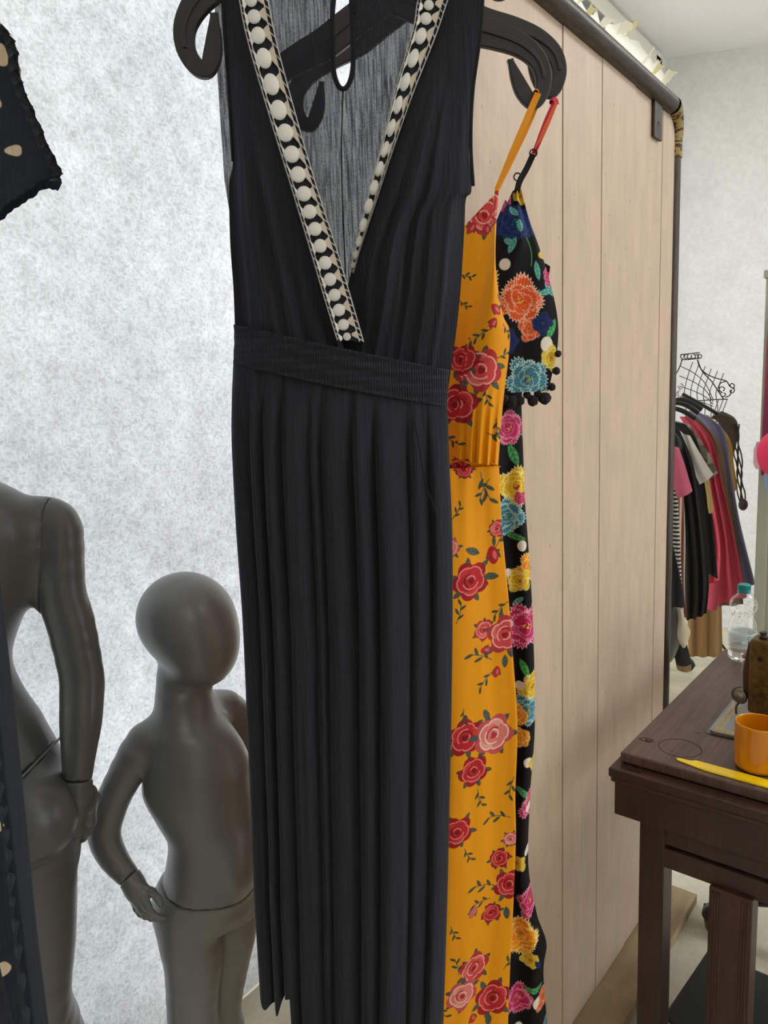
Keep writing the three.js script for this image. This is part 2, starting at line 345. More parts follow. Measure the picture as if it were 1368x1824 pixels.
hanger('black plastic hanger whose curled end carries the yellow strap', hubs[2], YAW, R(5), RAIL, 1.06);
hanger('black plastic hanger behind the yellow one, carrying the printed strap', hubs[3], YAW, R(5.5), RAIL, 1.06);

// ---------------------------------------------------------------- black maxi dress
const crepeBump = dataTex(1024, 512, (u, v, x, y) => .55 * vnoise(x / 3, y / 90, 131) + .3 * vnoise(x / 7 + 3 * vnoise(x / 30, y / 60, 6), y / 130, 133) + .15 * vnoise(x / 2, y / 3, 135), { srgb: false, repeat: [.34, .34] });
const crepeMap = dataTex(512, 512, (u, v, x, y) => { const k = .185 + .035 * (vnoise(x / 2.2, y / 70, 137) - .5) + .02 * (vnoise(x / 2, y / 2, 139) - .5); return [k * .93, k * .97, k * 1.1]; }, { repeat: [.2, .2] });
const blackCrepe = mat({ map: crepeMap, bumpMap: crepeBump, bumpScale: .0011, roughness: .92, sheen: .35, sheenColor: new THREE.Color(.35, .37, .45), sheenRoughness: .6, specularIntensity: .25 });
const sheerTex = dataTex(1024, 2048, (u, v, x, y) => {
  const a = vnoise(x / 2.2, y / 46, 141), b = vnoise(x / 5, y / 120, 143), c = vnoise(x / 1.3, y / 2, 145), d = fbm(x / 60, y / 200, 147, 3);
  return [.2, .21, .24, clamp(.875 + .2 * (a - .5) + .07 * (b - .5) + .12 * (c - .5) + .06 * (d - .5), .6, .99)];
}, { repeat: [.45, .9] });
const sheerBlack = mat({ map: sheerTex, transparent: true, roughness: .95, specularIntensity: .1 });
const ribBump = dataTex(256, 256, (u, v, x, y) => .5 + .28 * Math.sin(y / 256 * Math.PI * 2 * 8) + .22 * Math.sin(x / 256 * Math.PI * 2 * 34 + 2 * vnoise(x / 9, y / 9, 3)), { srgb: false, repeat: [.1, .065] });
const shirred = mat({ map: crepeMap, bumpMap: ribBump, bumpScale: .0022, roughness: .95, sheen: .3, sheenColor: new THREE.Color(.35, .37, .45), specularIntensity: .2 });
const thread = mat({ color: '#fffdf8', roughness: .95, bumpMap: dataTex(64, 64, (u, v, x, y) => hash(x, y, 3), { srgb: false, repeat: [.3, .3] }), bumpScale: .0006 });
const threadTan = mat({ color: '#d2c4b2', roughness: .95 });
{
  const pl = P1, t = thing('black_dress', 'long black sleeveless dress with deep V neck and cream embroidered trim', 'dress', pl.o, pl.yaw);
  const L = (list) => flat(pl, list);
  const folds = (amp, f, s) => (u, v) => { const x = u * f + .8 * vnoise(v * 2.2, s, 7); const n = vnoise(x, v * .8 + s, 151 + s) - .5, r = 1 - Math.abs(2 * vnoise(x * .6 + 9, v * .5, 157 + s) - 1); return amp * (n + .7 * r * r); };
  // back of the bodice: sheer, with the keyhole at the neck
  const key = []; for (let i = 0; i <= 30; i++) { const a = Math.PI * i / 30; key.push([607 + 16.5 * Math.cos(a), 70 + 52 * Math.sin(a)]); } key.push([591, -20], [595, -60], [619, -60], [623, -20]);
  const backOut = [[362, -60], [366, 60], [374, 180], [382, 296], [402, 420], [418, 590], [640, 640], [792, 690], [800, 640], [815, 560], [826, 430], [830, 350], [834, 200], [846, 80], [858, -60], [720, -130], [640, -140], [560, -140], [480, -120]];
  part('back_panel', patch(L(backOut), -.055, (x, y) => [x, y], [L(key)]), sheerBlack, t, 'sheer black back panel with keyhole');
  const loop = []; for (let i = 0; i <= 24; i++) { const a = Math.PI * i / 24; loop.push(pl.p(607 + 19 * Math.cos(a), 70 + 54 * Math.sin(a), -.052)); }
  loop.push(pl.p(587, -20, -.052), pl.p(590, -60, -.052)); loop.unshift(pl.p(627, -20, -.052), pl.p(623, -60, -.052));
  part('keyhole_binding', tube(loop, .0031, 60, 8), blackCrepe, t);
  part('inner_seam', tube([pl.p(607, 124, -.052), pl.p(604, 240, -.052), pl.p(607, 360, -.05), pl.p(612, 470, -.05)], .0009, 20, 6), blackCrepe, t);
  // front halves of the bodice
  const lf = cloth(L([[394, -60], [401, 60], [409, 170], [416, 290], [410, 330], [412, 430], [418, 520], [421, 625]]), L([[428, -60], [446, 60], [480, 190], [517, 310], [548, 410], [578, 500], [600, 570], [626, 650]]),
    { nu: 60, nv: 70, z: (u, v) => .004 + .03 * Math.sin(Math.PI * u * .8) * smooth(0, .5, v) + folds(.017, 13, 1)(u, v) * smooth(.2, .85, v) });
  part('front_panel', lf, blackCrepe, t);
  const rf = cloth(L([[785, -60], [766, 70], [732, 160], [696, 270], [662, 370], [634, 462], [622, 500], [608, 570], [590, 650]]), L([[860, -60], [851, 80], [838, 180], [835, 270], [839, 340], [829, 358], [826, 420], [816, 560], [797, 700]]),
    { nu: 70, nv: 80, z: (u, v) => .001 + (1 - .5 * smooth(.8, .95, v)) * (.034 * Math.sin(Math.PI * (.03 + u * .94)) * smooth(0, .5, v) + folds(.019, 17, 2)(u, v) * smooth(.15, .75, v) * smooth(0, .22, u) * smooth(1, .85, u)) });
  part('front_panel', rf, blackCrepe, t);
  part('armhole_binding', tube([[394, -60], [401, 60], [409, 170], [416, 290]].map(([x, y]) => pl.p(x, y, .005)), .0018, 30, 6), blackCrepe, t);
  part('armhole_binding', tube([[860, -60], [851, 80], [838, 180], [835, 270], [839, 340]].map(([x, y]) => pl.p(x, y, .02)), .0022, 30, 6), blackCrepe, t);
  // shirred waist
  const wl = L([[420, 580], [421, 610], [419, 648]]), wr = L([[798, 660], [796, 690], [795, 724]]);
  part('waistband', cloth(wl, wr, { nu: 90, nv: 16, z: (u, v) => .012 + .044 * Math.pow(Math.sin(Math.PI * clamp(u, .001, .999)), .6) + .0012 * Math.sin(v * 20), zb: (u, v) => -.03 - .025 * Math.sin(Math.PI * u), sag: .004 }), shirred, t, 'shirred elastic waistband');
  // skirt
  const sl = L([[419, 645], [416, 760], [424, 930], [436, 1100], [445, 1300], [455, 1500], [464, 1680], [476, 1870]]), sr = L([[795, 722], [799, 830], [804, 960], [804, 1150], [800, 1380], [796, 1560], [792, 1700], [786, 1870]]);
  const edges = [.0, .10, .16, .245, .37, .42, .56, .655, .80, .90, 1.0];
  const pleat = (u, v) => {
    u += .02 * (vnoise(v * 3, 4, 9) - .5) + .015 * v * (vnoise(v * 2, 8, 11) - .5);
    let i = 0; while (i < edges.length - 2 && u > edges[i + 1]) i++;
    const k = clamp((u - edges[i]) / (edges[i + 1] - edges[i])), h = .010 + .014 * hash(i, 3, 5);
    const prof = Math.pow(Math.sin(Math.PI * Math.pow(k, .6)), .7);
    return h * prof * smooth(0, .18, v) + .004 * (vnoise(u * 38, v * 1.6, 163) - .5);
  };
  const hem = (u, v) => u < .19 ? [0, (.1 - .006 * Math.sin(u * 60) + .026 * smooth(.1, .14, u)) * smooth(.5, 1, v)] : [0, -.07 * smooth(.93, 1, v)];
  part('skirt', cloth(sl, sr, { nu: 200, nv: 110, z: (u, v) => .012 + .04 * Math.pow(Math.sin(Math.PI * clamp(u, .001, .999)), .6) + pleat(u, v), zb: (u, v) => -.04 - .025 * Math.sin(Math.PI * u) + .01 * Math.sin(u * 26), sag: .004, shift: hem }), blackCrepe, t);
  part('pocket_edge', tube([[728, 715], [742, 790], [752, 850], [770, 900]].map(([x, y]) => pl.p(x, y, .066)), .0012, 20, 6), blackCrepe, t);
  // embroidered trims
  const trim = (A, B, z, n, name, hide) => {
    const a = L(A), b = L(B), pt = (u, v, dz = 0) => { const p = along(a, v), q = along(b, v); return V3(lerp(p[0], q[0], u), lerp(p[1], q[1], u), z(v) + dz + .004 * Math.sin(Math.PI * u)); };
    const band = part('neck_trim', cloth(a, b, { nu: 6, nv: 60, z: (u, v) => z(v) + .004 * Math.sin(Math.PI * u) }), blackCrepe, t, name);
    const lace = [];
    for (const us of [[.012, .115], [.835, .985]]) {
      for (const u of us) { const c = []; for (let i = 0; i <= 30; i++) c.push(pt(u, i / 30, .0012)); lace.push(tube(c, .00075, 90, 5)); }
      const rungs = n * 2; for (let i = 0; i < rungs; i++) lace.push(rod(pt(us[0], (i + .3) / rungs, .0012), pt(us[1], (i + .7) / rungs, .0014), .0007, 5));
    }
    part('ladder_lace', merge(lace), thread, band);
    for (let i = 0; i < n; i++) {
      const v = (i + .5) / n, c = pt(.42, v, .002), w = pt(1, v).distanceTo(pt(0, v)), step = pt(.5, Math.min(1, v + .5 / n)).distanceTo(pt(.5, Math.max(0, v - .5 / n)));
      const dir = pt(.5, Math.min(1, v + .01)).sub(pt(.5, Math.max(0, v - .01))), ang = Math.atan2(dir.y, dir.x) + Math.PI / 2;
      const r = step * .4, k = Math.min(1, w * .235 / r);
      const dot = new THREE.SphereGeometry(r, 16, 10); dot.scale(k, 1, .3); dot.rotateZ(ang); dot.translate(c.x, c.y, c.z);
      part('embroidered_dot', dot, thread, band);
      for (const [ua, ub, dv, m] of [[.62, .81, -.2, threadTan], [.235, .12, .15, thread]]) {
        const q = pt(ua, v + dv / n), e = pt(ub, v + dv / n), h = step * .4, ax = V3(-Math.sin(ang), Math.cos(ang), 0);
        const P = (p, s) => { const o = p.clone().addScaledVector(ax, s); return [o.x, o.y]; };
        const mid = q.clone().lerp(e, 1.12);
        const g = slab([P(q, -h * .3), P(e, -h), P(mid, -h * .4), P(mid, h * .4), P(e, h), P(q, h * .3)], .0022, .0005, q.z + .0004);
        part('embroidered_fan', g, m, band);
      }
    }
  };
  trim([[782, -60], [746, 0], [735, 60], [706, 160], [681, 260], [660, 340], [640, 425], [627, 480]], [[828, -60], [800, 0], [776, 70], [735, 175], [698, 280], [667, 375], [642, 450], [630, 492]], (v) => .006 + .012 * v, 18, 'cream embroidered trim on the far side of the V', true);
  trim([[415, -60], [430, 0], [448, 90], [487, 225], [524, 345], [556, 450], [584, 545], [605, 613]], [[468, -60], [480, 0], [500, 100], [540, 250], [574, 365], [603, 455], [628, 540], [650, 616]], (v) => .022 + .03 * v, 23, 'cream embroidered trim running to the waist', false);
}

// ---------------------------------------------------------------- printed cloth
const dark = (c, k) => { const q = new THREE.Color(c); return '#' + q.multiplyScalar(k).getHexString(); };
function leaf(x, cx, cy, len, wid, ang, col) {
  x.save(); x.translate(cx, cy); x.rotate(ang);
  x.beginPath(); x.moveTo(0, 0); x.bezierCurveTo(len * .3, -wid, len * .75, -wid * .8, len, 0); x.bezierCurveTo(len * .75, wid * .7, len * .3, wid, 0, 0);
  x.fillStyle = col; x.fill(); x.strokeStyle = dark(col, .35); x.lineWidth = Math.max(1, wid * .14); x.stroke();
  x.beginPath(); x.moveTo(0, 0); x.lineTo(len * .92, 0); for (let i = 1; i < 4; i++) { x.moveTo(len * i / 4.5, 0); x.lineTo(len * (i / 4.5 + .16), -wid * .5); x.moveTo(len * i / 4.5, 0); x.lineTo(len * (i / 4.5 + .16), wid * .5); } x.stroke();
  x.restore();
}
function blob(x, cx, cy, r, n, jag, rot, col, squash = 1) {
  x.beginPath();
  for (let i = 0; i <= n * 8; i++) { const a = rot + i / (n * 8) * Math.PI * 2, q = r * (1 - jag * .5 + jag * Math.abs(Math.sin(a * n / 2 + rot))); const px = cx + q * Math.cos(a), py = cy + q * Math.sin(a) * squash; i ? x.lineTo(px, py) : x.moveTo(px, py); }
  x.closePath(); x.fillStyle = col; x.fill();
}
function rose(x, cx, cy, r, rot, pal = ['#a3141f', '#c92430', '#e2484a', '#f08f83', '#7d0c18']) {
  for (let i = 0; i < 6; i++) leaf(x, cx + .7 * r * Math.cos(rot + i * 1.05), cy + .7 * r * Math.sin(rot + i * 1.05), r * rr(.5, .8), r * .22, rot + i * 1.05 + rr(-.3, .3), '#5f6f66');
  blob(x, cx, cy, r, 5, .3, rot, pal[0]);
  for (let i = 0; i < 5; i++) { const a = rot + i * 1.257; x.beginPath(); x.ellipse(cx + .52 * r * Math.cos(a), cy + .5 * r * Math.sin(a), r * .46, r * .34, a + 1.57, 0, 7); x.fillStyle = pal[1 + i % 2]; x.fill(); x.beginPath(); x.ellipse(cx + .58 * r * Math.cos(a), cy + .56 * r * Math.sin(a), r * .4, r * .26, a + 1.57, Math.PI, 2 * Math.PI); x.strokeStyle = pal[3]; x.lineWidth = r * .09; x.stroke(); }
  blob(x, cx, cy, r * .55, 4, .3, rot + 1, pal[1]);
  for (let i = 0; i < 4; i++) { const a = rot + i * 1.7, q = r * (.48 - i * .1); x.beginPath(); x.arc(cx, cy, q, a, a + 2.6); x.strokeStyle = i % 2 ? pal[4] : pal[3]; x.lineWidth = r * .085; x.stroke(); }
  blob(x, cx, cy, r * .14, 3, .2, rot, pal[4]);
}
function bud(x, cx, cy, r, ang, pal) { for (const d of [-.5, .5, 0]) leaf(x, cx - r * Math.cos(ang), cy - r * Math.sin(ang), r * 1.7, r * .35, ang + d, '#52645c'); x.beginPath(); x.ellipse(cx, cy, r, r * .62, ang, 0, 7); x.fillStyle = pal ?? '#c22a34'; x.fill(); x.beginPath(); x.ellipse(cx + r * .2, cy, r * .5, r * .25, ang, 0, 7); x.fillStyle = '#e5736c'; x.fill(); }
function twig(x, cx, cy, len, ang, col = '#4f615a') { x.strokeStyle = col; x.lineWidth = 2.5; x.beginPath(); x.moveTo(cx, cy); x.quadraticCurveTo(cx + len * .5 * Math.cos(ang + .3), cy + len * .5 * Math.sin(ang + .3), cx + len * Math.cos(ang), cy + len * Math.sin(ang)); x.stroke(); for (let i = 1; i < 5; i++) leaf(x, cx + len * i / 4.6 * Math.cos(ang + .06), cy + len * i / 4.6 * Math.sin(ang + .06), len * .34, len * .08, ang + (i % 2 ? .8 : -.7), col); }
function peony(x, cx, cy, r, pal, rings = 5) {          // outer to inner: broad ruffled petals with pale ragged tips
  const mixc = (a, b, t) => '#' + new THREE.Color(a).lerp(new THREE.Color(b), t).getHexString();
  for (let k = 0; k < rings; k++) {
    const q = r * (1 - .86 * k / rings), n = Math.max(5, 9 - k), ox = k * r * .035 * Math.sin(k * 2 + cx), oy = k * r * .03 * Math.cos(k * 3 + cy);
    for (let i = 0; i < n; i++) {
      const a = (i + .5 * (k % 2)) / n * Math.PI * 2 + k * .5 + .12 * Math.sin(i * 5 + cx), wa = Math.PI * 2 / n * .66, len = q * (.94 + .17 * Math.sin(i * 3.7 + k * 2 + cy)), teeth = 6;
      const edge = []; for (let j = 0; j <= teeth * 2; j++) { const f = j / (teeth * 2) * 2 - 1, rad = len * (1 - .22 * f * f) * (j % 2 ? 1.02 : .87); edge.push([cx + ox + rad * Math.cos(a + f * wa), cy + oy + rad * Math.sin(a + f * wa)]); }
      x.beginPath(); x.moveTo(cx + ox, cy + oy); for (const e of edge) x.lineTo(...e); x.closePath();
      x.fillStyle = mixc(pal[1], pal[2], .15 + .3 * ((i * 7 + k * 3) % 4) / 4); x.fill();
      x.strokeStyle = pal[2]; x.lineWidth = Math.max(.8, r * .016); x.stroke();
      x.beginPath(); for (let j = 0; j < 4; j++) { const f = a + (j - 1.5) / 2.4 * wa; x.moveTo(cx + ox + len * .5 * Math.cos(f), cy + oy + len * .5 * Math.sin(f)); x.lineTo(cx + ox + len * .86 * Math.cos(f), cy + oy + len * .86 * Math.sin(f)); } x.strokeStyle = mixc(pal[1], pal[2], .75); x.lineWidth = Math.max(.8, r * .022); x.stroke();
      x.beginPath(); edge.forEach((e, j) => { j ? x.lineTo(...e) : x.moveTo(...e); }); x.strokeStyle = pal[0]; x.lineWidth = r * (k > 2 ? .018 : .03); x.stroke();
    }
  }
  for (let i = 0; i < 16; i++) { x.beginPath(); x.arc(cx + rr(-.13, .13) * r, cy + rr(-.13, .13) * r, r * .035, 0, 7); x.fillStyle = i % 3 ? pal[3] : pal[2]; x.fill(); }
}
function printTexture(pl, base, x0, x1, y0, y1, draw) {     // a print laid out on the garment in metres
  const cs = [[x0, y0], [x1, y0], [x0, y1], [x1, y1]].map((p) => pl.loc(...p)), xs = cs.map((p) => p[0]), ys = cs.map((p) => p[1]);
  const a = [Math.min(...xs), Math.max(...ys)], w = Math.max(...xs) - a[0], h = a[1] - Math.min(...ys), cw = 768, ch = 2048;
  const tex = canvasTex(cw, ch, (x) => { x.fillStyle = base; x.fillRect(0, 0, cw, ch); const sx = cw / w; x.scale(1, ch / h / sx); draw(x, (px, py) => { const [u, v] = pl.loc(px, py); return [(u - a[0]) * sx, (a[1] - v) * sx]; }, sx / pl.s); });
  return { tex, uv: (x, y) => [(x - a[0]) / w, 1 - (a[1] - y) / h] };
}
const weaveBump = dataTex(256, 256, (u, v, x, y) => .5 * hash(x, y, 3) + .5 * vnoise(x / 30, y / 60, 5), { srgb: false, repeat: [.12, .12] });

// ---------------------------------------------------------------- yellow rose dress
{
  const pl = P2, t = thing('yellow_dress', 'long mustard yellow dress with red rose print behind the black dress', 'dress', pl.o, pl.yaw);
  const L = (list) => flat(pl, list);
  const red = ['#a3141f', '#c3222e', '#d83a3c', '#ee8d82', '#7d0c18'], pink = ['#c0303c', '#dc4a4c', '#ec6f68', '#f6b9a6', '#9a1c28'], pale = ['#d4535a', '#e88078', '#f2a594', '#f8d3c0', '#b8303c'];
  const pr = printTexture(pl, '#f7a40c', 530, 945, 300, 1930, (x, to, k) => {
    const ro = (px, py, r, rot, p) => rose(x, ...to(px, py), r * k, rot, p), bu = (px, py, r, a, p) => bud(x, ...to(px, py), r * k, a, p), tw = (px, py, l, a) => twig(x, ...to(px, py), l * k, a);
    ro(868, 372, 30, .4, pink); bu(845, 395, 11, 2.2); bu(873, 398, 10, 1.6); tw(822, 480, 28, .2); tw(822, 528, 24, .6);
    tw(880, 560, 46, -1.2); bu(878, 556, 11, .8); bu(872, 580, 10, 2.2); tw(870, 590, 34, 2.6); tw(892, 580, 30, .9);
    ro(851, 660, 34, .8, pink); ro(812, 720, 32, 2, red); ro(822, 640, 24, 1, red); tw(858, 690, 34, 1.3); tw(880, 640, 34, -.5); tw(862, 770, 48, .2); tw(880, 745, 36, 1.4);
    ro(822, 832, 15, 1, red); tw(852, 838, 60, 1.2); tw(868, 850, 44, 2.0); tw(800, 916, 30, -1);
    ro(884, 940, 15, 2, pink); tw(862, 990, 60, -.9); bu(876, 986, 17, 1.4, '#b31b26'); leaf(x, ...to(850, 980), 30 * k, 9 * k, 3.6, '#5f6f66'); ro(796, 964, 16, 1, pale);
    ro(833, 1024, 32, .3, red); leaf(x, ...to(858, 1022), 30 * k, 9 * k, .1, '#5b6b62'); tw(905, 1070, 40, 2.4);
    ro(858, 1114, 18, .6, pink); ro(899, 1128, 33, 2.4, pink); bu(862, 1150, 11, .2); tw(874, 1170, 52, 3.6); bu(882, 1192, 11, 1.8); tw(876, 1190, 40, 2.4); leaf(x, ...to(898, 1164), 24 * k, 8 * k, 1.6, '#5b6b62');
    ro(823, 1290, 32, 2.5, red); ro(876, 1300, 36, 1.2, pale); ro(838, 1352, 27, .2, red); tw(846, 1386, 40, 1.3); tw(820, 1240, 30, 1.5); leaf(x, ...to(868, 1272), 26 * k, 8 * k, -2, '#5f6f66');
    ro(808, 1450, 28, .2, red); tw(822, 1482, 34, 1.1); tw(915, 1380, 44, 1.8); tw(908, 1452, 50, 3.3);
    ro(908, 1490, 14, 1, pale); ro(888, 1522, 19, 2, red); ro(905, 1570, 28, 1, red); tw(880, 1570, 52, 3.5); tw(872, 1590, 40, 3.2); bu(838, 1600, 12, 2.2, '#d76a6a'); ro(873, 1616, 19, 3, red); leaf(x, ...to(900, 1610), 26 * k, 9 * k, 1.5, '#546a68'); tw(798, 1610, 34, 1.2);
    ro(840, 1700, 29, 1.8, pink); ro(818, 1738, 29, .6, pale); ro(876, 1768, 35, 2, red); tw(812, 1700, 40, -1.8); tw(895, 1720, 42, -1); bu(838, 1790, 11, 1.4); leaf(x, ...to(868, 1795), 26 * k, 9 * k, 1.6, '#546a68'); tw(812, 1840, 40, -1.4); ro(900, 1860, 26, 2, red);
    for (let i = 0; i < 26; i++) { const px = rr(540, 770), py = 480 + i * 54; ro(px, py, rr(18, 34), rr(0, 6), [red, pink, pale][i % 3]); tw(px + 40, py + 20, 40, rr(0, 6)); }
  });
  const satin = mat({ map: pr.tex, bumpMap: weaveBump, bumpScale: .0005, roughness: .6, sheen: .2, sheenColor: new THREE.Color(.9, .6, .2), specularIntensity: .35, transmission: .12, thickness: 0 });
  part('back_panel', patch(L([[600, 540], [700, 520], [780, 440], [830, 394], [886, 335], [884, 420], [884, 520], [893, 600], [890, 720], [884, 832], [620, 840]]), -.035, pr.uv), satin, t);
  part('front_bodice', cloth(L([[881, 338], [874, 400], [868, 470], [850, 550], [828, 636], [817, 730], [812, 816]]), L([[888, 336], [883, 400], [881, 480], [893, 560], [906, 602], [894, 720], [886, 829]]), { nu: 40, nv: 60, uv: pr.uv, z: (u, v) => .004 + .03 * Math.sin(Math.PI * (.12 + .8 * u)) * smooth(0, .4, v) + .007 * smooth(.72, 1, v) * Math.sin(u * 30) * (.5 + .5 * vnoise(u * 8, v, 4)) }), satin, t);
  part('front_bodice', cloth(L([[700, 520], [680, 600], [660, 720], [650, 836]]), L([[838, 560], [826, 640], [815, 730], [812, 818]]), { nu: 24, nv: 30, uv: pr.uv, z: (u, v) => -.012 + .012 * Math.sin(Math.PI * u) }), satin, t);
  part('waist_seam', tube([[640, 838], [740, 828], [815, 820], [850, 816], [886, 829]].map(([x, y], i) => pl.p(x, y, .012 + .004 * i)), .0012, 30, 6), satin, t);
  const fold = (u, v) => .014 * Math.sin(u * 11 + .6 + .5 * v) * smooth(0, .15, v) + .006 * (vnoise(u * 16, v * 2, 171) - .5);
  part('skirt', cloth(L([[640, 836], [625, 980], [610, 1150], [600, 1300], [595, 1420], [590, 1520], [585, 1600], [580, 1700], [575, 1800], [570, 1920]]), L([[886, 828], [893, 930], [904, 1050], [914, 1180], [921, 1290], [917, 1410], [918, 1490], [913, 1620], [907, 1740], [901, 1920]]), { nu: 90, nv: 100, uv: pr.uv, z: (u, v) => .012 + .03 * Math.pow(Math.sin(Math.PI * clamp(u, .001, .999)), .7) + fold(u, v), zb: (u, v) => -.03 - .02 * Math.sin(Math.PI * u) }), satin, t);
  const st = mat({ color: '#f59f0c', roughness: .6 });
  part('shoulder_strap', merge([cloth(L([[950, 170], [926, 225], [903, 280], [880, 338]]), L([[961, 174], [937, 228], [910, 285], [886, 338]]), { nu: 3, nv: 20, z: (u, v) => .012 - .01 * v }), cloth(L([[955, 176], [934, 232], [908, 290], [884, 340]]), L([[964, 180], [942, 232], [913, 292], [889, 340]]), { nu: 3, nv: 20, z: (u, v) => -.01 + .008 * v }), tube([pl.p(951, 172, .012), pl.p(954, 166, .004), pl.p(960, 172, -.01)], .004, 12, 6)]), st, t, 'thin yellow strap hooked over the hanger end');
}
// ---------------------------------------------------------------- dark floral crop top and skirt
{
  const pl = P3, t = thing('floral_crop_top', 'black cropped top with big bright flowers and black pompom hem', 'top', pl.o, pl.yaw);
  const L = (list) => flat(pl, list);
  const orange = ['#f7c9b0', '#e8622e', '#b8350f', '#c9a62c'], aqua = ['#cfeae6', '#4f93a3', '#173a55', '#c9b53c'], yel = ['#fff0b0', '#e9c325', '#b98a12', '#b02050'], mag = ['#f6b9cc', '#d8366f', '#8d1240', '#e8c83c'], gold = ['#ffe9a0', '#f0a51e', '#d2581a', '#7aa04a'], navy = ['#27407a', '#1d2b5e', '#101a3c', '#2a8a8a'];
  const pr = printTexture(pl, '#141316', 600, 1015, 320, 1930, (x, to, k) => {
    const pe = (px, py, r, p, n = 5) => peony(x, ...to(px, py), r * k, p, n), lf = (px, py, l, w, a, c) => leaf(x, ...to(px, py), l * k, w * k, a, c), spot = (px, py, r) => { x.beginPath(); x.ellipse(...to(px, py), r * k, r * 1.15 * k, 0, 0, 7); x.fillStyle = '#e9dfd2'; x.fill(); };
    pe(893, 355, 17, mag); pe(926, 352, 14, yel); pe(912, 402, 36, navy, 4); for (const [a, b, c, d] of [[905, 372, 22, 1], [918, 398, 24, 1.5], [912, 430, 30, 2.0], [948, 470, 34, 1.4], [955, 520, 30, 2.2], [893, 432, 20, .6], [965, 505, 30, 1.0], [950, 530, 36, -.3]]) lf(a, b, c, 8, d, '#6fc0b4');
    x.strokeStyle = '#4f9a5a'; x.lineWidth = 3; x.beginPath(); x.moveTo(...to(930, 430)); x.quadraticCurveTo(...to(945, 450), ...to(940, 480)); x.stroke();
    spot(893, 478, 9); pe(922, 540, 44, orange, 6); pe(938, 590, 22, orange, 4); pe(978, 495, 18, mag); pe(968, 455, 14, yel); lf(985, 570, 40, 10, 2.0, '#58c06c'); pe(960, 580, 20, navy, 4); spot(968, 616, 12); pe(978, 640, 22, yel); pe(934, 676, 40, aqua, 6); pe(900, 610, 20, navy, 4);
    pe(905, 762, 32, mag, 6); lf(905, 790, 44, 12, 1.2, '#58b070'); lf(928, 770, 34, 10, .5, '#58c06c'); pe(918, 866, 38, yel, 6); pe(925, 886, 13, mag, 3); pe(898, 920, 36, aqua, 5); lf(900, 950, 38, 9, .3, '#4f9a5a'); spot(928, 970, 9); pe(948, 1010, 32, gold, 5); pe(922, 1032, 24, yel, 4); spot(903, 1018, 7); lf(930, 1060, 26, 7, 2.4, '#6fc0b4');
    pe(935, 1112, 44, mag, 6); spot(907, 1110, 7); lf(925, 1170, 40, 10, 1.2, '#58c06c'); pe(948, 1220, 30, yel, 5); pe(937, 1262, 32, aqua, 5); pe(920, 1270, 22, gold, 4); spot(924, 1218, 8); pe(920, 1310, 24, gold, 4); spot(938, 1352, 9); pe(955, 1360, 18, yel, 4); lf(918, 1395, 34, 10, .8, '#58b070'); pe(952, 1430, 34, mag, 5); spot(941, 1436, 8);
    spot(940, 1514, 9); pe(918, 1530, 20, yel, 4); pe(945, 1600, 32, mag, 5); pe(925, 1660, 42, gold, 6); pe(942, 1700, 20, yel, 4); lf(950, 1700, 30, 8, 1, '#24407a'); pe(920, 1770, 34, mag, 5); lf(930, 1750, 44, 10, .2, '#58b070'); spot(955, 1776, 11); pe(972, 1780, 24, orange, 4); lf(910, 1815, 40, 10, .5, '#58b070'); spot(922, 1824, 10); pe(975, 1830, 16, aqua, 4); pe(940, 1880, 34, yel, 5);
    for (let i = 0; i < 30; i++) pe(rr(610, 850), 420 + i * 48, rr(20, 40), [orange, aqua, yel, mag, gold][i % 5], 5);
  });
  const fm = mat({ map: pr.tex, bumpMap: weaveBump, bumpScale: .0005, roughness: .7, specularIntensity: .3 });
  const blk = mat({ color: '#121214', roughness: .85, sheen: .3, sheenColor: new THREE.Color(.3, .3, .32) });
  part('front_panel', cloth(L([[912, 342], [896, 378], [880, 430], [840, 500], [820, 580], [812, 650], [812, 704]]), L([[926, 336], [941, 398], [958, 448], [972, 490], [989, 562], [990, 620], [974, 697]]), { nu: 50, nv: 60, uv: pr.uv, z: (u, v) => .004 + .03 * Math.sin(Math.PI * (.1 + .8 * u)) * smooth(0, .3, v) + .003 * Math.sin(u * 14 + v * 3) }), fm, t);
  part('back_panel', patch(L([[830, 560], [850, 480], [906, 345], [930, 390], [958, 448], [988, 468], [982, 515], [993, 600], [984, 650], [975, 690], [812, 700]]), -.03, pr.uv), fm, t);
  const top = cloth(L([[982, 184], [966, 220], [952, 258], [945, 275]]), L([[993, 184], [978, 222], [961, 260], [953, 278]]), { nu: 3, nv: 20, z: () => .006 });
  part('shoulder_strap', top, mat({ map: canvasTex(64, 256, (x, w, h) => { x.fillStyle = '#c01440'; x.fillRect(0, 0, w, h); x.fillStyle = '#e8622e'; x.beginPath(); x.moveTo(w * .5, 0); x.lineTo(w, 0); x.lineTo(w, h * .7); x.lineTo(w * .2, h * .9); x.fill(); }), roughness: .7 }), t, 'strap printed in magenta and orange');
  { const uvp = top.attributes.uv, pp = top.attributes.position; top.computeBoundingBox(); const b = top.boundingBox; for (let i = 0; i < pp.count; i++) uvp.setXY(i, (i % 4) / 3, (pp.getY(i) - b.min.y) / (b.max.y - b.min.y)); }
  part('shoulder_strap', cloth(L([[944, 274], [932, 300], [920, 322], [914, 345]]), L([[954, 278], [942, 304], [930, 326], [924, 345]]), { nu: 3, nv: 16, z: () => .004 }), blk, t, 'plain black strap end');
  part('strap_loop', tube([pl.p(981, 186, .006), pl.p(985, 178, .002), pl.p(991, 178, -.004), pl.p(993, 184, -.006)], .004, 12, 6), mat({ color: '#c0203c', roughness: .7 }), t);
